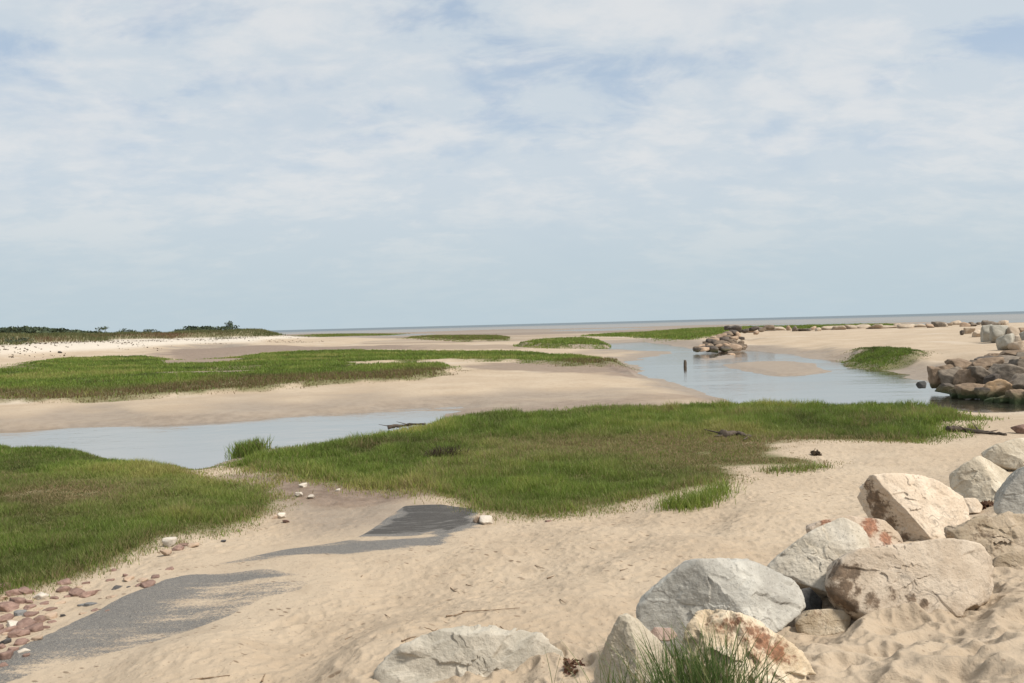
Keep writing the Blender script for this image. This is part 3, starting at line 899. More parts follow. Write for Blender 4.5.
shrub("bush", "wide dark bush in the middle of the dune crest, largest there", "bush", 197, 212, 9.5, 2.4, 401, .05, "bushes on the far dunes", 700)
shrub("bush", "low dark bush at the left end of the dune crest's clump", "bush", 180, 212, 5, 1.5, 403, .05, "bushes on the far dunes")
shrub("bush", "dark bush beside the lone tree, on its left side", "bush", 215, 214, 7, 1.9, 405, .05, "bushes on the far dunes")
shrub("bush", "dark bush under the lone tree on the far dunes", "bush", 229, 215, 6, 1.8, 407, .05, "bushes on the far dunes")
shrub("bush", "small separate bush on the dune midway along the grassy crest", "bush", 152, 200, 4, 1.4, 409, .05, "bushes on the far dunes")
shrub("bush", "small separate bush on the dune just right of the dark wood", "bush", 126, 195, 4.5, 1.6, 411, .05, "bushes on the far dunes")
shrub("tree", "lone small tree standing above the dune bushes", "tree", 229.5, 219, 2.4, 3.6, 413, .35, None, 330)
shrub("tree", "tiny leaning tree rising from the right end of the far wood", "tree", 101.5, 230, 3.2, 3.4, 415, .45, None, 260, .1)
shrub("bush", "brown straggly bush alone on the white sand at far left", "bush", 17, 100, 3.0, .9, 417, .05, None, 260)

# ------------------------------------------------------------------ rocks
_ico = {}


def ico(sub):
    if sub not in _ico:
        bm = bmesh.new(); bmesh.ops.create_icosphere(bm, subdivisions=sub, radius=1)
        V = np.array([v.co[:] for v in bm.verts]); V /= np.linalg.norm(V, axis=1)[:, None]
        Fc = np.array([[v.index for v in f.verts] for f in bm.faces]); bm.free(); _ico[sub] = (V, Fc)
    return _ico[sub]


def poly_radius(Dv, N, Hh, k):
    s = np.zeros(len(Dv))
    for n, h in zip(N, Hh):
        dn = Dv @ n
        s += np.where(dn > 1e-4, (np.maximum(dn, 1e-4) / h) ** k, 0)
    return s ** (-1.0 / k)


def chip_faces(Dv, rad, N, Hh, k, seed, amp, cells=46):
    """break the surface into flat chips: each patch lies on its own slightly tilted plane, with ragged ledges between"""
    rs = np.random.RandomState(seed)
    S = rs.randn(cells, 3); S /= np.linalg.norm(S, axis=1)[:, None]
    PS = S * poly_radius(S, N, Hh, k)[:, None]
    G = np.zeros_like(S)
    for n, h in zip(N, Hh):
        t = np.maximum(PS @ n, 0) / h
        G += (t ** (k - 1) / h)[:, None] * n[None]
    G /= np.linalg.norm(G, axis=1)[:, None] + 1e-12
    G += rs.randn(cells, 3) * .10 * amp
    G /= np.linalg.norm(G, axis=1)[:, None]
    off = 1 + rs.randn(cells) * .012 * amp
    warp = np.stack([fbm3(Dv * 3.1 + 7 * i + seed, seed + i, 4) for i in range(3)], 1) * .28
    Q = Dv + warp; Q /= np.linalg.norm(Q, axis=1)[:, None]
    j = np.argmax(Q @ S.T, 1)
    num = np.einsum('ij,ij->i', PS[j], G[j]); den = np.maximum(np.einsum('ij,ij->i', Dv, G[j]), .15)
    rp = num / den * off[j]
    ratio = np.clip(rp / rad, 1 - .045 * amp, 1 + .03 * amp)
    return rad * ratio


def finish_rock(name, Dv, Fc, rad, c, size, seed, mat, rough, stain_shade_spots, flat=None):
    P = Dv * rad[:, None]
    q = P / size
    n1 = fbm3(q * 1.6 + seed, seed, 3); n2 = fbm3(q * 4.5 + seed, seed + 5, 4); n3 = fbm3(q * 9 + seed, seed + 9, 4, True)
    P = P * (1 + rough * (.028 * n1 + .026 * n2 + .022 * n3))[:, None]
    W = P + c
    st = np.zeros(len(W))  # spots of real staining, plus the angular boulder's painted left-face shade
    for (px, py, rp, amt) in stain_shade_spots:
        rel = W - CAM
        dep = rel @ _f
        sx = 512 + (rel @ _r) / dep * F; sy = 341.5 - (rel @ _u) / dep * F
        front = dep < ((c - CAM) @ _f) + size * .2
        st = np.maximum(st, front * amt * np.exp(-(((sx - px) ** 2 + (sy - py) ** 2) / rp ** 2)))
    o = mesh_obj(name, W, Fc, mat, True, {"stain": st}, None, c)
    return o


def boulder(label, outline, D, mat, seed, sub=7, k=16, front=.5, back=.8, top_s=1.1, side_s=.7, facets=(), rough=1.0, stain_shade_spots=(), name="boulder", cat="boulder", group=None, edge=None, chip=1.0):
    """stone with the outline of one in the photo, its own distance, depth, front facets and back"""
    O = np.array(outline, float)
    area = 0.5 * np.sum(O[:, 0] * np.roll(O[:, 1], -1) - np.roll(O[:, 0], -1) * O[:, 1])
    if area < 0: O = O[::-1]
    cx, cy = O.mean(0)
    c = at(cx, cy, D)
    wid = (O[:, 0].max() - O[:, 0].min()) / F * D
    N = []; Hh = []
    m = len(O)
    rs = np.random.RandomState(seed)
    for i in range(m):
        p0 = at(O[i][0], O[i][1], D); p1 = at(O[(i + 1) % m][0], O[(i + 1) % m][1], D)
        n2 = np.array([O[(i + 1) % m][1] - O[i][1], -(O[(i + 1) % m][0] - O[i][0])]); n2 = n2 / (np.linalg.norm(n2) + 1e-9)
        n = _r * n2[0] - _u * n2[1]
        up = -n2[1]
        s = top_s if up > .45 else (side_s if up > -.3 else .35)
        if edge and i in edge: s = edge[i]
        s *= .85 + .3 * rs.rand()
        for nn in (n + _f * (.25 + .35 * rs.rand()), n - _f * s):
            nn = nn / np.linalg.norm(nn)
            h = (p0 - c) @ nn
            if h > 0.02 * wid:
                N.append(nn); Hh.append(h)
    N.append(-_f); Hh.append(front * wid); N.append(_f); Hh.append(back * wid)
    for (nx, ny, nz, px, py, dd) in facets:
        nn = np.array([nx, ny, nz], float); nn /= np.linalg.norm(nn)
        h = (at(px, py, D + dd) - c) @ nn
        N.append(nn); Hh.append(max(h, .05 * wid))
    Dv, Fc = ico(sub)
    k = k * 2.4
    D4, _ = ico(5)
    P4 = D4 * poly_radius(D4, N, Hh, k)[:, None]
    ch = rs.randn(16, 3); ch /= np.linalg.norm(ch, axis=1)[:, None]
    for nn in ch:
        N.append(nn); Hh.append(float((P4 @ nn).max()) * (.945 + .05 * rs.rand()))
    rad = poly_radius(Dv, N, Hh, k)
    rad = chip_faces(Dv, rad, N, Hh, k, seed + 77, chip)
    o = finish_rock(name, Dv, Fc, rad, c, wid * .5, seed, mat, rough, stain_shade_spots)
    return tag(o, label, cat, group)


def stone(name, label, cat, c, size, seed, mat, sub=4, group=None, squash=(1, 1, 1), k=9, rough=1.0, rot=None, planes=11):
    """free stone: intersection of random planes, rounded"""
    rs = np.random.RandomState(seed)
    N = rs.randn(planes, 3); N /= np.linalg.norm(N, axis=1)[:, None]
    Hh = .66 + .3 * rs.rand(planes)
    N = np.vstack([N, np.eye(3), -np.eye(3)]); Hh = np.concatenate([Hh, np.full(6, 1.0)])
    Dv, Fc = ico(sub)
    rad = poly_radius(Dv, N, Hh, k * 2.2)
    P = Dv * rad[:, None]
    P = P / (np.abs(P).max(0)[None])
    q = P * 1.0
    P = P * (1 + rough * (.08 * fbm3(q * 1.7 + seed, seed, 3) + .04 * fbm3(q * 5 + seed, seed + 3, 3)))[:, None]
    P = P * np.array(squash)[None] * size
    th = rs.rand() * 6.283 if rot is None else rot
    cs, sn = math.cos(th), math.sin(th)
    tl = (rs.rand() - .5) * .35
    P = P @ np.array([[1, 0, 0], [0, math.cos(tl), -math.sin(tl)], [0, math.sin(tl), math.cos(tl)]])
    P = P @ np.array([[cs, sn, 0], [-sn, cs, 0], [0, 0, 1]])
    o = mesh_obj(name, P, Fc, mat, True, {"stain": np.zeros(len(P))})
    o.location = Vector(c)
    return tag(o, label, cat, group)


R_white = mat_rock("white_granite", (.41, .355, .275), (.53, .475, .39), (.30, .22, .14), .7, 1.0, .4)
R_cream = mat_rock("cream_granite", (.41, .345, .255), (.53, .465, .36), (.30, .21, .12), .55, 1.0, .4)
R_slab = mat_rock("slab_granite", (.35, .315, .255), (.50, .445, .36), (.22, .195, .16), .45, 1.0, .6)
R_grey = mat_rock("grey_granite", (.275, .255, .22), (.44, .415, .36), (.25, .22, .17), .65, 1.0, .45)
R_pink = mat_rock("pink_granite", (.48, .38, .28), (.59, .49, .38), (.17, .105, .06), .55, 1.0, .35)
R_tan = mat_rock("tan_granite", (.27, .21, .14), (.39, .31, .225), (.17, .11, .06), .5, 1.0, .6)
R_rust = mat_rock("rust_granite", (.42, .325, .215), (.53, .45, .34), (.22, .08, .034), .45, 1.0, .85)
R_red = mat_rock("red_granite", (.41, .315, .225), (.50, .40, .31), (.33, .13, .065), .5, 1.0, .2)
R_dark = mat_rock("dark_stone", (.045, .045, .042), (.085, .08, .075), (.12, .10, .08), .3, 1.0, .2)


def dep(px, py):
    return hit(px, py)[1]


GB = "large boulders edging the sandy bank"
boulder("pale half buried slab with a raised ridge, lowest in the foreground sand", [(366, 700), (386, 655), (425, 636), (468, 626), (508, 628), (550, 638), (574, 664), (586, 705), (480, 740)], dep(470, 668), R_slab, 501,
        top_s=2.6, side_s=1.6, front=.45, back=.15, k=12, group=GB, facets=[(.1, -.75, .66, 480, 655, -.1), (-.45, -.5, .74, 430, 660, -.15)], rough=1.8, chip=2.6)
boulder("cream pointed boulder with a grey left side behind the grass clump", [(583, 690), (604, 645), (619, 616), (629, 612), (645, 626), (672, 655), (690, 700), (640, 715)], dep(615, 690) - .05, R_cream, 503,
        top_s=.9, side_s=1.3, front=.5, back=.6, k=18, group=GB, facets=[(-.86, -.5, .12, 618, 625, -.06), (.3, -.8, .5, 640, 640, -.2)], stain_shade_spots=())
boulder("big grey boulder with a flat left face, left of the speckled white boulder", [(624, 614), (691, 559), (757, 560), (803, 586), (806, 604), (750, 648), (645, 655)], dep(690, 655) + .25, R_grey, 505,
        top_s=1.5, side_s=.8, front=.55, back=.8, k=20, group=GB, facets=[(-.46, -.84, .24, 694, 564, 0.0), (.34, -.46, .82, 740, 580, -.10), (.42, -.84, .30, 765, 612, -.20)])
boulder("cream boulder with rust red cracks beside the grass clump", [(684, 650), (690, 622), (704, 613), (738, 616), (766, 627), (800, 654), (812, 672), (796, 700), (740, 728), (682, 712)], dep(740, 690), R_rust, 507,
        top_s=1.2, side_s=.8, front=.5, back=.5, k=13, group=GB, rough=2.2, chip=2.8, facets=[(.35, -.45, .82, 750, 625, -.10), (-.35, -.80, .45, 715, 640, -.12)], stain_shade_spots=[(736, 624, 13, .8), (748, 632, 15, .9), (762, 640, 15, .9), (776, 650, 14, .85), (790, 660, 11, .7), (758, 655, 14, .55), (730, 638, 12, .6), (712, 622, 10, .6), (722, 628, 7, .6), (700, 610, 6, .7), (712, 607, 6, .7)])
boulder("flat orange stone sunk in sand right of the rust cracked boulder", [(796, 622), (812, 610), (838, 609), (852, 614), (850, 630), (800, 640)], dep(825, 632), R_rust, 509, 6,
        top_s=2.0, front=.5, back=.5, group=GB, stain_shade_spots=[(815, 615, 14, .5)], cat="stone", name="stone")
boulder("small dark grey stone in the gap between the pale boulders", [(788, 606), (796, 590), (810, 588), (822, 600), (822, 618), (800, 622)], dep(806, 622) + .12, R_dark, 511, 6, front=.4, back=.4, k=22, cat="stone", name="stone")
boulder("small pink stone left of the dark stone in the gap", [(764, 604), (772, 595), (786, 596), (796, 608), (792, 618), (766, 618)], dep(780, 622) + .05, mat_rock("rose_stone", (.27, .19, .155), (.36, .27, .22), (.22, .13, .10), .3), 513, 6, front=.4, back=.4, k=20, cat="stone", name="stone")
boulder("speckled white boulder between the grey boulder and the big flat one", [(764, 568), (784, 548), (814, 530), (843, 518), (866, 528), (872, 552), (850, 590), (832, 602), (806, 592), (780, 578)], dep(815, 603) + .15, R_white, 515,
        top_s=1.0, side_s=.6, front=.5, back=.6, k=14, group=GB, facets=[(-.2, -.6, .75, 820, 550, -.12)])
boulder("rounded boulder with a rust red patch behind the speckled white one", [(806, 530), (822, 521), (852, 515), (882, 519), (900, 532), (906, 545), (890, 565), (820, 560)], dep(850, 575) + .65, R_red, 517,
        top_s=1.0, side_s=.6, front=.4, back=.5, k=11, group=GB, stain_shade_spots=[(868, 526, 12, .95), (886, 540, 9, .9), (826, 522, 8, .7)])
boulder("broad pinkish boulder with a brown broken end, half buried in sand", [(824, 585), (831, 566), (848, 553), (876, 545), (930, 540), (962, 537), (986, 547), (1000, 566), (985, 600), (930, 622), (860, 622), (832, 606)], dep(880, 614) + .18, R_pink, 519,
        top_s=1.7, side_s=.7, front=.42, back=.5, k=16, group=GB, facets=[(-.72, -.64, .05, 852, 565, -.15), (-.1, -.88, .46, 900, 585, -.28)], stain_shade_spots=[(838, 574, 14, 1), (836, 595, 17, 1), (845, 586, 14, .9), (852, 572, 11, .85), (858, 590, 12, .7), (872, 600, 13, .75), (892, 596, 11, .75), (910, 598, 10, .8), (925, 604, 9, .7), (850, 605, 13, .9)])
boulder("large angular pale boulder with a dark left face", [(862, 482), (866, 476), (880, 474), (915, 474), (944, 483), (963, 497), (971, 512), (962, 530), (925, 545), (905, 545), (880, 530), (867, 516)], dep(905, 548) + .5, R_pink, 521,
        top_s=1.35, side_s=.55, front=.5, back=.7, k=26, group=GB, facets=[(-.80, -.55, -.22, 876, 482, -.02), (.12, -.62, .77, 920, 500, -.2)], stain_shade_spots=[(867, 486, 10, .9), (870, 500, 13, .95), (879, 513, 14, .95), (890, 526, 13, .95), (901, 538, 10, .9)])  # left-face spots paint its shade into the colour, along with weathered brown
boulder("rough brown boulder at right of the broad pinkish one", [(944, 532), (960, 522), (984, 516), (1008, 513), (1040, 518), (1060, 545), (1030, 575), (985, 575), (955, 550)], dep(1000, 566) + .25, R_tan, 523,
        top_s=1.1, side_s=.7, front=.45, back=.5, k=12, group=GB, rough=1.9, chip=2.2, stain_shade_spots=[(985, 535, 20, .6), (1000, 545, 15, .5)])
boulder("cream boulder with a bright right face behind the angular one", [(951, 490), (956, 475), (966, 462), (979, 455), (998, 461), (1021, 473), (1016, 490), (1000, 508), (975, 508), (958, 502)], dep(985, 510) + .6, R_cream, 525,
        top_s=1.0, side_s=.7, front=.5, back=.6, k=14, group=GB, facets=[(-.75, -.6, .25, 970, 470, -.1), (.45, -.6, .65, 995, 475, -.12)])
boulder("cream boulder farthest up the bank at the right edge of view", [(984, 458), (998, 443), (1014, 438), (1040, 437), (1058, 450), (1055, 475), (1018, 478), (1000, 470)], dep(1020, 475) + .6, R_cream, 527,
        top_s=1.0, side_s=.8, front=.5, back=.6, k=13, group=GB, facets=[(-.6, -.75, .2, 1003, 452, -.1)])
boulder("blue grey boulder cut by the right edge of view", [(994, 512), (1002, 492), (1024, 468), (1058, 462), (1080, 500), (1070, 530), (1010, 528)], dep(1020, 528) + .4, R_grey, 529,
        top_s=1.2, side_s=.7, front=.45, back=.6, k=16, group=GB, facets=[(-.4, -.85, .3, 1010, 495, -.1)])
boulder("small rounded pink stone between the cream and angular boulders", [(958, 506), (964, 498), (976, 498), (983, 506), (978, 514), (962, 514)], dep(970, 518) + .25, R_pink, 531, 5, front=.5, back=.5, cat="stone", name="stone")
boulder("smooth grey stone low in the sand below the rough brown boulder", [(990, 566), (1000, 555), (1018, 551), (1040, 553), (1045, 570), (1000, 574)], dep(1015, 569), R_tan, 533, 6, top_s=1.8, front=.45, back=.5, k=9, cat="stone", name="stone")
boulder("little pink wedge stone stuck on the grey boulder's foot", [(648, 634), (655, 627), (672, 628), (678, 636), (668, 641), (652, 640)], dep(665, 655) - .25, mat_rock("rose_stone", (.36, .24, .21), (.44, .31, .27)), 535, 5, front=.4, back=.4, cat="stone", name="stone")

# --- the rocks of the right-hand groyne by the creek
R_gr1 = mat_rock("groyne_tan", (.165, .115, .075), (.28, .20, .135), (.20, .12, .07), .3, 1.0, .3, True)
R_gr2 = mat_rock("groyne_grey", (.125, .10, .075), (.21, .17, .13), (.18, .11, .07), .3, 1.0, .3, True)
R_gr3 = mat_rock("groyne_orange", (.25, .16, .085), (.34, .235, .145), (.24, .12, .06), .3, 1.0, .3, True)
R_gr4 = mat_rock("groyne_dark", (.06, .048, .04), (.115, .093, .073), (.14, .09, .06), .3, 1.0, .3, True)
GG = "rocks of the groyne beside the creek"
groyne = [  # px, py, width px, height px, depth, material, label
    (938, 378, 15, 18, 32.2, R_gr1, "upright tan rock at the groyne's tip by the water"),
    (951, 379, 19, 16, 31.8, R_gr2, "squarish rock second from the groyne's tip"),
    (947, 388, 16, 10, 31.0, R_gr4, None), (965, 380, 18, 18, 31.4, R_gr1, None), (981, 376, 20, 16, 31.2, R_gr2, None),
    (972, 390, 24, 14, 29.6, R_gr1, "flat topped tan rock at the groyne's waterline"), (960, 394, 14, 8, 30.0, R_gr4, None), (987, 395, 16, 12, 29.0, R_gr4, None),
    (1000, 389, 26, 18, 29.0, R_gr3, "orange rock at the groyne's waterline"), (1006, 400, 20, 9, 28.2, R_gr4, None), (992, 402, 12, 8, 28.4, R_gr4, "low green weedy rock awash below the orange one"),
    (1022, 386, 24, 20, 28.6, R_gr2, "tall tan rock at the right edge above the water"), (1020, 398, 16, 14, 27.8, R_gr1, None), (1036, 396, 20, 18, 27.6, R_gr2, None), (1046, 382, 24, 22, 28.4, R_gr1, None),
    (946, 370, 22, 10, 33.5, R_gr1, None), (962, 367, 22, 12, 33.6, R_gr1, None), (976, 365, 18, 10, 33.6, R_gr2, None), (1003, 376, 30, 22, 30.8, R_gr2, "broad grey brown rock in the middle of the groyne"),
    (986, 366, 24, 14, 32.8, R_gr1, None), (1024, 370, 30, 20, 31.0, R_gr2, None), (1042, 366, 28, 18, 31.6, R_gr1, None),
    (986, 358, 22, 9, 34.6, R_gr4, "dark slanted slab at the groyne's upper left"), (1002, 357, 30, 9, 34.4, R_gr2, None), (1015, 360, 28, 10, 33.4, R_gr2, None), (1014, 353, 24, 11, 35.2, R_gr1, None), (1028, 354, 26, 13, 34.8, R_gr2, None), (1045, 353, 26, 13, 34.8, R_gr1, None), (1000, 353, 20, 6, 36.0, R_gr1, None),
    (1008, 364, 24, 10, 33.0, R_gr2, None), (1030, 360, 26, 12, 33.2, R_gr4, None), (953, 372, 16, 9, 33.0, R_gr2, None), (992, 381, 14, 12, 30.5, R_gr4, None), (1012, 394, 14, 10, 28.6, R_gr4, None),
]
for i, (px, py, w, h, D, m, lab) in enumerate(groyne):
    if py < 362: py += 3; h *= .85
    c = at(px, py, D); s = w * D / F * .58; sh = h * D / F * .60
    stone("rock", lab or "brown weathered rock packed within the groyne at the creek's right edge", "rock", c, 1.0, 600 + i, m, 5, GG, (s, s * .85, sh), 16, 1.2, (random.random() - .5) * .5, 9)
p = at(922, 384.5, 30.6); stone("rock", "small black rock alone in the creek off the groyne's tip", "rock", p, 1, 650, R_dark, 4, None, (.20, .16, .15), rot=0)

# --- pale boulders running away on the right
GP = "pale boulders in the line behind the groyne"
R_pg = mat_rock("lichen_grey", (.27, .25, .205), (.40, .37, .31), (.2, .2, .14), .4, .6, .3)
R_pt = mat_rock("bleached_tan", (.34, .26, .185), (.46, .375, .285), (.24, .14, .08), .4, .6, .5)
line = [(990, 334, 13, 18, 54, R_pg, "tall grey boulder at the left of the pale line behind the groyne"), (1000, 335, 17, 17, 53, R_pg, "largest grey boulder of the pale line behind the groyne"), (1007, 343, 14, 17, 49, R_pg, "nearest grey boulder of the pale line, in front of the largest"),
        (1013, 335, 13, 15, 52, R_pt, None), (1018, 346, 13, 11, 48, R_pt, None), (1019, 340, 14, 10, 50, R_pt, None), (1030, 340, 16, 16, 49, R_pg, None), (1044, 338, 18, 16, 50, R_pt, None),
        (977, 334, 9, 7, 60, R_pt, "small rounded tan rock left of the pale grey boulders"), (962, 333, 4, 5, 62, R_gr4, "tiny dark rock on the sand left of the pale boulders"), (968, 331, 10, 6, 64, R_pt, None), (1022, 332, 12, 8, 60, R_gr1, None)]
for i, (px, py, w, h, D, m, lab) in enumerate(line):
    D = min(hit(px, py + h * .42)[1], D + 25)
    stone("boulder", lab or "bleached boulder in the pale line running behind the groyne", "boulder", at(px, py, D), 1, 700 + i, m, 4, GP, (w * D / F * .56, w * D / F * .5, h * D / F * .58), 11, 1, (random.random() - .5) * .6)

# --- low row of rocks along the top of the spit
GR = "rocks in the low row along the spit"
R_or = mat_rock("sunny_orange", (.33, .225, .15), (.42, .31, .22), (.28, .13, .07), .3, .5, .3)
rs = np.random.RandomState(88)
px = 745.0
i = 0
while px < 1000:
    w = 5 + 11 * rs.rand() ** 1.3
    b = hz(px) + 13.0 - (px - 745) * .006 + rs.randn() * .5
    # base row follows the rise of the spit
    yb = 331.5 - (px - 745) * .028 + rs.randn() * .6
    D = 118 + rs.rand() * 12
    hpx = 2.3 + 3.6 * rs.rand() + (w > 12) * .8
    pt, Dh = hit(px, yb + .8)
    Dh = min(Dh, 170)
    m, cl = [(R_pt, "bleached tan"), (R_or, "orange tan"), (R_gr2, "dark brown"), (R_pt, "bleached tan")][rs.randint(0, 4)]
    c = at(px + w / 2, yb - hpx * .18, Dh)
    stone("rock", cl + " rock in the low row along the top of the sandy spit", "rock", c, 1, 740 + i, m, 3, GR, (w * Dh / F * .55, w * Dh / F * .45, hpx * Dh / F * .6), 9, 1, (rs.rand() - .5) * .5)
    px += w * (.62 + .55 * rs.rand()); i += 1

# --- rock jetty at the creek's far bend
GJ = "rocks of the jetty at the creek bend"
R_j1 = mat_rock("jetty_brown", (.12, .088, .06), (.21, .155, .108), (.2, .12, .07), .3, .6, .3)
pile = []
for t in range(60):
    u = rs.rand(); v = rs.rand()
    xx = 697 + 49 * u
    topy = 349 - 17 * np.clip((u + .02) / .55, 0, 1) + (u > .75) * 1
    boty = 350.5 - .5 * u
    yy = topy + (boty - topy) * v
    pile.append((xx, yy, 4 + 7 * rs.rand() + 2.5 * (v > .7), 3 + 3.2 * rs.rand(), v))
pile += [(735, 329, 14, 7, 0), (745, 331, 8, 4, 0), (753, 329, 9, 4.5, 0), (762, 330, 7, 4, 0), (756, 333, 6, 3, 0), (768, 327, 10, 5, 0), (728, 327.5, 7, 4, 0), (700, 349, 12, 4, 1), (722, 346, 15, 10, .8), (735, 348, 12, 6, .9), (712, 343, 11, 7, .6)]
for i, (xx, yy, w, h, v) in enumerate(pile):
    D = 74 + (350 - yy) * 1.1
    m, cl = [(R_j1, "brown"), (R_j1, "brown"), (R_gr4, "dark"), (R_or, "orange tan")][rs.randint(0, 4)]
    if v > .9: m, cl = R_gr4, "dark"
    stone("rock", cl + " rock in the small jetty heap at the creek's far bend", "rock", at(xx, yy, D), 1, 800 + i, m, 3, GJ, (w * D / F * .55, w * D / F * .5, h * D / F * .6), 10, 1, (rs.rand() - .5) * .6)
stone("rock", "small reddish lump on the sandbar in the creek", "rock", at(731, 355.5, 70), 1, 870, R_or, 3, None, (.35, .3, .22))

# --- stones at the ramp's edge, bottom left
S_red = mat_rock("red_brown", (.17, .105, .082), (.29, .19, .15), (.12, .07, .05), .2, 3.0, .3)
S_tan = mat_rock("tan_stone", (.34, .24, .165), (.45, .34, .25), (.24, .14, .09), .3, 3.0, .3)
S_grey = mat_rock("grey_stone", (.13, .125, .12), (.22, .215, .205), (.15, .12, .09), .3, 3.0, .2)
S_white = mat_rock("pale_stone", (.46, .40, .33), (.55, .49, .41), (.36, .25, .16), .2, 3.0, .2)
S_dark = mat_rock("charcoal_stone", (.05, .047, .045), (.10, .09, .085), (.08, .06, .05), .2, 3.0, .2)
mats = {'r': (S_red, "red brown"), 't': (S_tan, "tan"), 'g': (S_grey, "grey"), 'w': (S_white, "pale"), 'd': (S_dark, "dark")}
GS = "stones strewn along the left edge of the ramp"
pebbles = [  # px, py, w, h, colour, own label
    (3, 655, 16, 10, 'r', "red stone at the lower left corner touching the asphalt"), (6, 640, 12, 8, 'd', None), (20, 641, 16, 9, 'r', None), (8, 628, 18, 10, 'r', None), (22, 632, 14, 9, 'r', None), (5, 616, 18, 10, 'r', None), (28, 622, 20, 11, 'r', None),
    (10, 606, 16, 9, 'r', None), (3, 596, 14, 8, 't', None), (20, 613, 8, 6, 'g', "small green grey stone among the red ones"), (17, 623, 18, 7, 'w', None), (40, 617, 14, 8, 'r', None), (49, 614, 24, 11, 't', "largest tan stone of the strewn stones, by a dark chip"), (50, 608, 16, 6, 'r', None), (63, 614, 8, 6, 'd', "dark chip touching the largest tan stone"),
    (34, 628, 14, 8, 'r', None), (46, 626, 11, 5, 'r', None), (19, 601, 12, 8, 'r', None), (30, 600, 10, 7, 'r', None), (42, 594, 18, 8, 'w', "pale flat stone against the grass edge"), (55, 596, 14, 7, 'r', None), (64, 588, 14, 8, 'r', None), (76, 592, 15, 10, 'r', "round red stone next to a pink one at the grass edge"), (78, 586, 12, 6, 't', None), (88, 593, 12, 6, 'r', None),
    (70, 595, 10, 5, 'r', None), (90, 602, 18, 7, 'g', "wide flat grey brown stone apart in the sand"), (81, 604, 8, 3, 'g', None), (95, 609, 11, 5, 'r', "red stone lone just left of the asphalt edge"), (107, 610, 5, 3, 'r', None), (83, 613, 6, 3, 't', None), (30, 606, 14, 7, 'r', None), (14, 634, 12, 7, 'r', None), (38, 608, 10, 5, 't', None),
    (117, 587, 14, 4, 'd', "thin dark flat stone lying near the asphalt"), (129, 586, 6, 3, 'd', None), (112, 596, 12, 3, 't', None), (126, 574, 8, 6, 'r', None), (128, 578, 9, 4, 't', None), (113, 569, 8, 5, 'r', None), (110, 580, 7, 3, 'r', None),
    (149, 583, 16, 9, 'r', "red stone at the corner of the asphalt ramp"), (140, 585, 7, 3, 'r', None), (156, 576, 8, 4, 'r', None), (143, 579, 12, 4, 't', None), (170, 568, 11, 4, 'r', None), (5, 585, 12, 6, 'r', None), (26, 591, 12, 6, 'r', None),     (12, 648, 12, 8, 'r', None), (0, 645, 14, 9, 'r', None), (36, 638, 10, 5, 't', None), (2, 604, 14, 8, 'r', None), (15, 592, 12, 7, 'r', None), (60, 602, 10, 4, 't', None), (24, 640, 10, 6, 'r', None), (44, 602, 12, 6, 'r', None), (66, 582, 12, 6, 'r', None), (86, 582, 10, 5, 'r', None), (98, 590, 8, 4, 'r', None), (30, 614, 12, 6, 'r', None), (6, 632, 12, 6, 't', None), (52, 621, 8, 4, 'r', None), (26, 655, 8, 4, 'r', None), (12, 620, 10, 6, 't', None),
    (0, 625, 12, 9, 'r', None), (24, 649, 12, 6, 'w', None), (4, 664, 10, 6, 'r', None),
]
for i, (px, py, w, h, k, lab) in enumerate(pebbles):
    pt, D = hit(px, py + h * .35)
    s = w * D / F * .52; sh = max(h * D / F * .5, s * .3)
    kk = .65 + .6 * random.random(); s *= kk; sh *= kk
    pt[2] += sh * (.0 + .3 * random.random())
    m, cl = mats[k]
    stone("stone", lab or cl + " stone among the many strewn between left grass and asphalt", "stone", pt, 1, 900 + i, m, 4, GS, (s * .98, s * .85, sh * 1.0), 10, 1.4, (random.random() - .5) * 1.6, 9)
others = [(303, 485, 8, 5, 'w', "pale stone nearest the tall grass tip on the muddy path, highest of four"), (299.5, 494, 7, 5, 'w', "pale stone on the muddy path, left of the lowest one"), (311, 496, 7, 4, 'w', "pale stone on the muddy path, lowest of the four"), (338, 490, 5, 3.5, 'w', "pale stone alone to the right on the muddy path"),
          (275, 517, 6, 4, 't', "tan stone beside a pale one at the left grass tip"), (281, 515.5, 8, 6, 'w', "pale pebble at the left grass tip"), (286, 521, 8, 4, 'r', "red brown stone at the left grass tip"),
          (169, 542, 12, 10, 'w', "large pale round stone of the trio at the left grass edge"), (178, 547, 11, 6, 'r', "red stone right of the large pale round one"), (167, 552, 10, 7, 't', "pinkish stone below the large pale round one"), (193, 545, 11, 4.5, 't', "flat stone farther right along the left grass edge"), (184, 544, 7, 3, 'r', "small red stone between the round one and the flat one"),
          (477, 519, 8, 8, 't', "tan stone at the end of the dark asphalt patch, left of a pair"), (486, 520, 13, 8, 'w', "pale stone at the end of the dark asphalt patch, right of a pair"), (223.5, 541, 5, 2.5, 'd', "dark pebble alone on sand near the left grass"), (1020, 428, 14, 12, 'r', "orange stone at the right edge of view beyond the boulders"),
          (548, 521, 7, 3, 'r', "tiny red stone on sand at the middle grass edge"), (60, 352, 4, 2.4, 'd', "dark lump on the far white beach")]
for i, (px, py, w, h, k, lab) in enumerate(others):
    pt, D = hit(px, py + h * .45)
    s = w * D / F * .52; sh = h * D / F * .5
    pt[2] += sh * .7
    stone("stone", lab, "stone", pt, 1, 970 + i, mats[k][0], 4, None, (s, s * .85, sh), 9, 1, (random.random() - .5) * .8)

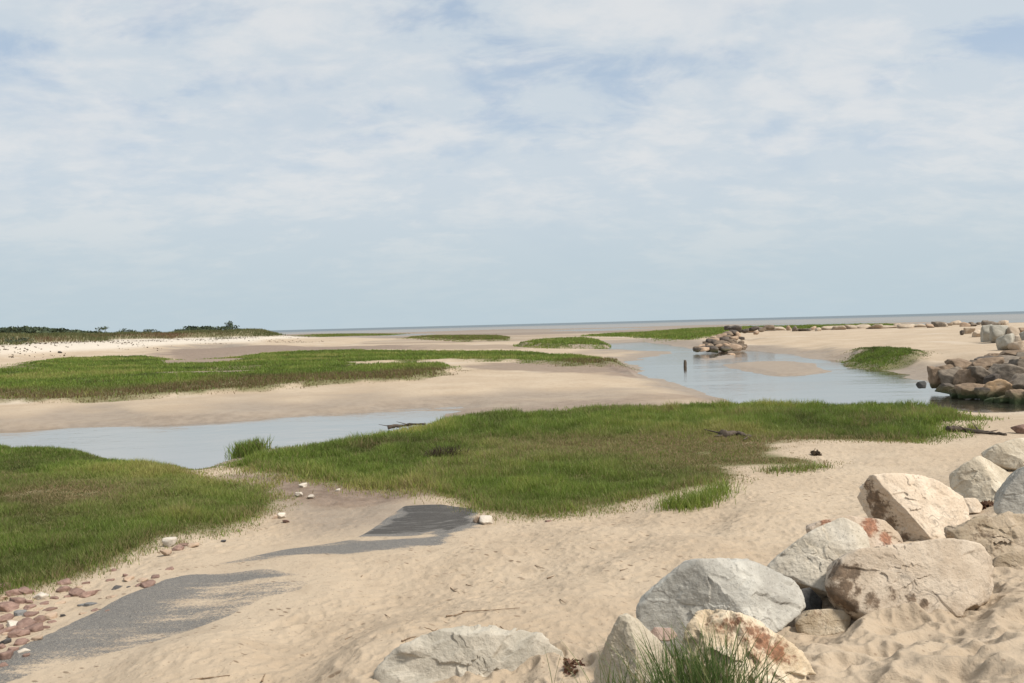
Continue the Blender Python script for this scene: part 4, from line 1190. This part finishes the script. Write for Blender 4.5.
# ------------------------------------------------------------------ wooden post in the creek
mw = mat_plain("wet_old_wood", (.035, .028, .022), (.11, .085, .06), 14, .8, .02)
pt = at(685, 368.2, 54.5); pt[2] = 0
nseg = 26; sides = 18
V = []
for j in range(nseg + 1):
    t = j / nseg
    for k in range(sides):
        th = 6.2832 * k / sides
        rr_ = .125 * (1 - .28 * t) * (1 + .12 * math.sin(3 * th + 1) + .06 * math.sin(7 * th + 9 * t)) * (1 - .35 * max(0, t - .85) / .15 * (math.cos(th - .6) > .2))
        V.append((rr_ * math.cos(th) + .02 * t, rr_ * math.sin(th), -.5 + (.92 + .06 * math.sin(2 * th + .5)) * t))
Fq = [(j * sides + k, j * sides + (k + 1) % sides, (j + 1) * sides + (k + 1) % sides, (j + 1) * sides + k) for j in range(nseg) for k in range(sides)]
V.append((.02, 0, .41)); Ft = [(nseg * sides + k, nseg * sides + (k + 1) % sides, len(V) - 1) for k in range(sides)]
tag(mesh_obj("wooden_post", np.array(V) + pt, [np.array(Fq), np.array(Ft)], mw, True, None, None, pt), "short dark weathered wooden post standing in the creek", "post")

# ------------------------------------------------------------------ single grass clumps
def clump(name, label, bases, n, h, w, lean, seed, spread, mat=mg_near, tone=(.5, .18), deadp=.06, segs=4):
    rs = np.random.RandomState(seed)
    pts = [hit(px, py)[0] for px, py in bases]
    B = np.array(pts)[rs.randint(0, len(pts), n)] + np.column_stack([rs.randn(n, 2) * spread, np.zeros(n)])
    B[:, 2] = height(B[:, 0], B[:, 1]) - .02
    hh = h * (.35 + .75 * rs.rand(n)); ww = w * (.6 + .7 * rs.rand(n))
    V, Fc, at_ = blades(B, hh, ww, lean * (.15 + 1.1 * rs.rand(n)), np.clip(tone[0] + tone[1] * rs.randn(n), 0, 1), (rs.rand(n) < deadp) * .8, seed + 1, segs, .75)
    return tag(mesh_obj(name, V, Fc, mat, True, at_, None, np.array(pts).mean(0)), label, "grass clump")


mg_beach = mat_grass("beach_grass_blades", [(0.0, (.035, .065, .016)), (.4, (.070, .115, .030)), (.75, (.115, .165, .05)), (1.0, (.20, .22, .09))], (.30, .24, .13))
clump("beach_grass", "tall wispy beach grass clump in front of the boulders at bottom centre", [(604, 748), (628, 746), (650, 742), (668, 740), (684, 738), (694, 736), (704, 735), (714, 736), (724, 738), (736, 742), (748, 748), (676, 750), (690, 750), (704, 750), (718, 750), (690, 742), (705, 742)], 1150, .50, .0060, .46, 1101, .05, mg_beach, (.62, .2), .1, segs=5)
clump("grass_stalk", "single long thin grass stalk left of the beach grass clump", [(553, 712)], 4, .56, .006, .28, 1111, .01, mg_beach, (.3, .05), 0.0, 5)
clump("grass_tuft", "tall bright tuft standing alone where the left pool narrows", [(243, 455), (248, 455), (254, 454)], 1100, .46, .022, .5, 1121, .16, mg_near, (.42, .15))
clump("grass_tuft", "bright green tuft on bare sand at the middle grass's lower right", [(672, 507), (685, 507), (697, 504), (709, 500), (718, 493)], 1500, .26, .010, .6, 1131, .14, mg_near, (.6, .15))
clump("grass_tuft", "sparse low tuft at the sandy right end of the middle grass", [(775, 472), (790, 471), (803, 470), (812, 468)], 900, .16, .012, .6, 1141, .16, mg_near, (.4, .2), .3)
clump("grass_tuft", "small yellowish tuft next to the driftwood at the grass's right end", [(972, 429), (976, 431)], 160, .26, .012, .6, 1151, .08, mg_near, (.75, .15), .3)
clump("dead_bush", "brown dead tangle in the middle grass near the left pool", [(440, 461), (449, 460)], 600, .42, .016, 1.1, 1161, .16, mg_near, (.1, .1), .0)
bpy.context.scene.objects["dead_bush"]["category"] = "dead bush"
mdead = mat_grass("dead_stems", [(0, (.05, .035, .022)), (.5, (.09, .06, .04)), (1, (.15, .11, .07))])
bpy.context.scene.objects["dead_bush"].data.materials[0] = mdead

# ------------------------------------------------------------------ driftwood, twigs and wrack
mdr = mat_plain("driftwood", (.05, .038, .028), (.105, .08, .06), 10, .85, .015)
mtw = mat_plain("dry_twig", (.14, .09, .055), (.25, .175, .11), 30, .9, .004)


def drift(name, label, cat, pts_px, rad, seed, mat, group=None, lift=.6, twigs=0):
    rs = np.random.RandomState(seed)
    pts = np.array([hit(px, py)[0] for px, py in pts_px]); pts[:, 2] += rad * lift
    tt = np.linspace(0, len(pts) - 1, 5 * len(pts))
    P = np.stack([np.interp(tt, np.arange(len(pts)), pts[:, k]) for k in range(3)], 1)
    P += np.cumsum(rs.randn(*P.shape), 0) * rad * .12
    P[:, 2] = np.maximum(P[:, 2], height(P[:, 0], P[:, 1]) + rad * .2)
    R = rad * (1 - .6 * np.linspace(0, 1, len(P))) * (1 + .2 * rs.randn(len(P)))
    parts = [tube(P, R, 7)]
    for k in range(twigs):
        i = rs.randint(1, len(P) - 1); L = rad * (3 + 5 * rs.rand())
        dv = rs.randn(3); dv[2] = abs(dv[2]) * .12; dv /= np.linalg.norm(dv)
        q = P[i] + dv[None] * np.linspace(0, L, 5)[:, None]
        parts.append(tube(q, rad * .3 * np.linspace(1, .3, 5), 5))
    V, Fc = join(parts)
    return tag(mesh_obj(name, V, Fc, mat, True, None, None, pts.mean(0)), label, cat, group)


drift("driftwood", "dark driftwood log at the right end of the middle grass", "driftwood", [(948, 432), (962, 431.5), (985, 434), (1003, 436)], .085, 1201, mdr, twigs=7)
drift("driftwood", "dark driftwood stick lying in the middle grass on its brown patch", "driftwood", [(722, 439), (735, 437), (750, 439)], .10, 1203, mdr, twigs=6, lift=1.2)
drift("driftwood", "dark drift branch in the shallows of the left pool", "driftwood", [(388, 430), (402, 429), (425, 428)], .06, 1205, mdr, twigs=5, lift=1.3)
GT = "dry twigs on the foreground sand"
tw = [([(462, 612), (490, 611), (520, 609)], .007, "longest straight twig on the sand above the pale slab"), ([(446, 617), (455, 616), (466, 612)], .009, "kinked twig at the left end of the longest one"), ([(448, 586), (454, 591), (460, 594)], .007, "slanting twig on the sand farther up the beach"), ([(466, 585), (477, 588)], .007, None), ([(547, 579), (555, 576.5)], .009, "short dark twig on the sand left of the grey boulder"),
      ([(402, 642), (412, 638), (425, 637)], .008, "bent twig at the upper left edge of the pale slab"), ([(424, 628), (436, 632)], .006, None), ([(430, 635), (438, 629)], .006, None), ([(468, 627), (469, 642)], .006, "upright twig leaning on the top of the pale slab"), ([(500, 627), (510, 635)], .006, None), ([(190, 681), (210, 679), (230, 677)], .008, "twig at the bottom edge left of the pale slab"), ([(262, 682), (265, 675)], .008, None), ([(361, 577), (366, 573)], .006, None), ([(535, 566), (545, 569)], .006, None), ([(590, 548), (600, 551)], .006, None), ([(620, 571), (628, 569)], .006, None),
      ([(868, 637), (878, 642), (888, 645)], .012, "curled brown scrap on the sand below the broad pinkish boulder"), ([(934, 614), (940, 620)], .008, None), ([(948, 622), (956, 623)], .008, None), ([(680, 578), (690, 580)], .006, None), ([(560, 600), (566, 604)], .006, None), ([(385, 615), (390, 618)], .006, None), ([(505, 596), (512, 595)], .005, None), ([(345, 640), (352, 637)], .006, None), ([(960, 508), (968, 500)], .006, None)]
for i, (pp, rad, lab) in enumerate(tw):
    rad *= .75
    drift("twig", lab or "short dry twig lying on the foreground sand", "twig", pp, rad, 1210 + i, mtw, GT, 1.0, 2 if lab else 0)
for i, (px, py, lab) in enumerate([(574, 668, "reddish brown scrap of wrack beside the cream pointed boulder"), (985, 508, "brown heap of dry leaves between the boulders at right"), (816, 455, "small dark heap of weed on sand right of the middle grass")]):
    rs = np.random.RandomState(1260 + i)
    pt, D = hit(px, py)
    n = 150
    spr = [.007, .008, .0028][i]
    C = pt + np.column_stack([np.clip(rs.randn(n), -1.7, 1.7) * spr * D, np.clip(rs.randn(n), -1.7, 1.7) * .05, np.abs(rs.randn(n)) * .0025 * D + .003])
    V, Q, t4 = leaf_cloud(C, [.0036, .0036, .0018][i] * D, 1270 + i, rs.rand(n))
    md = mat_grass("dry_wrack_%s" % ["red", "brown", "dark"][i], [(0, (.08, .035, .022)), (.5, (.15, .075, .05)), (1, (.24, .15, .09))]) if i < 2 else mdead
    tag(mesh_obj("wrack_heap", V, Q, md, False, {"tone": t4, "dead": np.zeros(len(t4))}, None, pt), lab, "wrack")
# wrack lines on the far white beach
rs = np.random.RandomState(1290)
C = []
for row in range(4):
    for k in range(34):
        px = -60 + 380 * rs.rand()
        r_ = (86 + row * 7 + 3 * rs.randn()) * (1 + max(0, px) / 330)
        d = ray(px, 335); x0, y0 = d[0] / d[1] * r_, r_
        if dune_mask(np.array([x0]), np.array([y0]))[0] > .3: continue
        m = rs.randint(4, 22)
        xs = x0 + rs.randn(m) * 1.8; ys = y0 + rs.randn(m) * .2
        C.append(np.column_stack([xs, ys, height(xs, ys) + .04]))
C = np.concatenate(C)
V, Q, t4 = leaf_cloud(C, .12, 1291, rs.rand(len(C)))
tag(mesh_obj("wrack_line", V, Q, mdead, False, {"tone": t4, "dead": np.zeros(len(t4))}), "broken dark lines of wrack on the far white beach at left", "wrack", kind="stuff")

# ------------------------------------------------------------------ light and sky
to_sun = np.array([.66, -.30, .95]); to_sun /= np.linalg.norm(to_sun)
elev = math.asin(to_sun[2]); azm = math.atan2(to_sun[0], to_sun[1])
sl = bpy.data.lights.new("sun", 'SUN'); sl.energy = 3.9; sl.angle = math.radians(11); sl.color = (1.0, .95, .87)
so = bpy.data.objects.new("sun", sl); col.objects.link(so)
so.rotation_euler = Vector(tuple(to_sun)).to_track_quat('Z', 'Y').to_euler()

w = bpy.data.worlds.new("World"); scene.world = w; w.use_nodes = True
t = w.node_tree; t.nodes.clear()
out = t.nodes.new('ShaderNodeOutputWorld'); bg = t.nodes.new('ShaderNodeBackground')
sky = t.nodes.new('ShaderNodeTexSky'); sky.sky_type = 'NISHITA'; sky.sun_disc = False
sky.sun_elevation = elev; sky.sun_rotation = azm; sky.air_density = 1.0; sky.dust_density = 1.5; sky.ozone_density = 1.2


class WN(NT):
    def __init__(self): self.t = t


wn = WN()
tc = wn.n('ShaderNodeTexCoord').outputs['Generated']
sx = wn.n('ShaderNodeSeparateXYZ'); wn.put(sx.inputs[0], tc)
den = wn.math('ADD', wn.math('MAXIMUM', sx.outputs[2], 0.0), .28)
cx_ = wn.n('ShaderNodeCombineXYZ'); wn.put(cx_.inputs[0], wn.math('DIVIDE', sx.outputs[0], den)); wn.put(cx_.inputs[1], wn.math('DIVIDE', sx.outputs[1], den))
cv = cx_.outputs[0]
c1 = wn.noise(wn.mapping(cv, (1, 1.15, 1), (0, 0, .5), (1.3, .4, 0)), 1.7, 6, .55, .25)
c2 = wn.noise(wn.mapping(cv, (1.0, 1.5, 1), (0, 0, -.25), (4, 2, 0)), 7.0, 7, .62, .3)
c3 = wn.noise(wn.mapping(cv, (1, 1.1, 1), (0, 0, .3), (7.2, 3.1, 0)), 2.2, 6, .58, .2)
c4 = wn.noise(wn.mapping(cv, (1, 1.3, 1), (0, 0, .1), (2.6, 9.3, 0)), 3.1, 6, .6, .3)
elv = wn.ramp(sx.outputs[2], .0, .20)
hi = wn.ramp(sx.outputs[2], .10, .30)
white = wn.ramp(wn.math('ADD', wn.math('MULTIPLY', c1, .6), wn.math('MULTIPLY', c2, .4)), .44, .60)
cl = wn.mix(white, (4.5, 4.98, 5.38), (5.4, 5.55, 5.65))
cl = wn.mix(wn.math('MULTIPLY', wn.ramp(c3, .50, .72), .5), cl, (4.0, 4.6, 5.2))
gap = wn.math('MULTIPLY', wn.math('MULTIPLY', wn.ramp(c4, .46, .64), wn.ramp(c1, .60, .44)), hi)
blue = wn.mix(.55, sky.outputs[0], (2.9, 3.9, 5.1))
c = wn.mix(wn.math('MULTIPLY', gap, .62), cl, blue)
c = wn.mix(.06, c, sky.outputs[0])
haze_c = (3.55, 4.32, 4.75)
c = wn.mix(wn.math('MULTIPLY', wn.math('SUBTRACT', 1.0, elv), .88), c, haze_c)
t.links.new(c, bg.inputs[0]); bg.inputs[1].default_value = .108
t.links.new(bg.outputs[0], out.inputs[0])

vs = scene.view_settings
vs.view_transform = 'Standard'; vs.look = 'None'; vs.gamma = 1.0; vs.use_curve_mapping = False; vs.exposure = 0.37
scene.cycles.transparent_max_bounces = 8
scene.cycles.max_bounces = 6
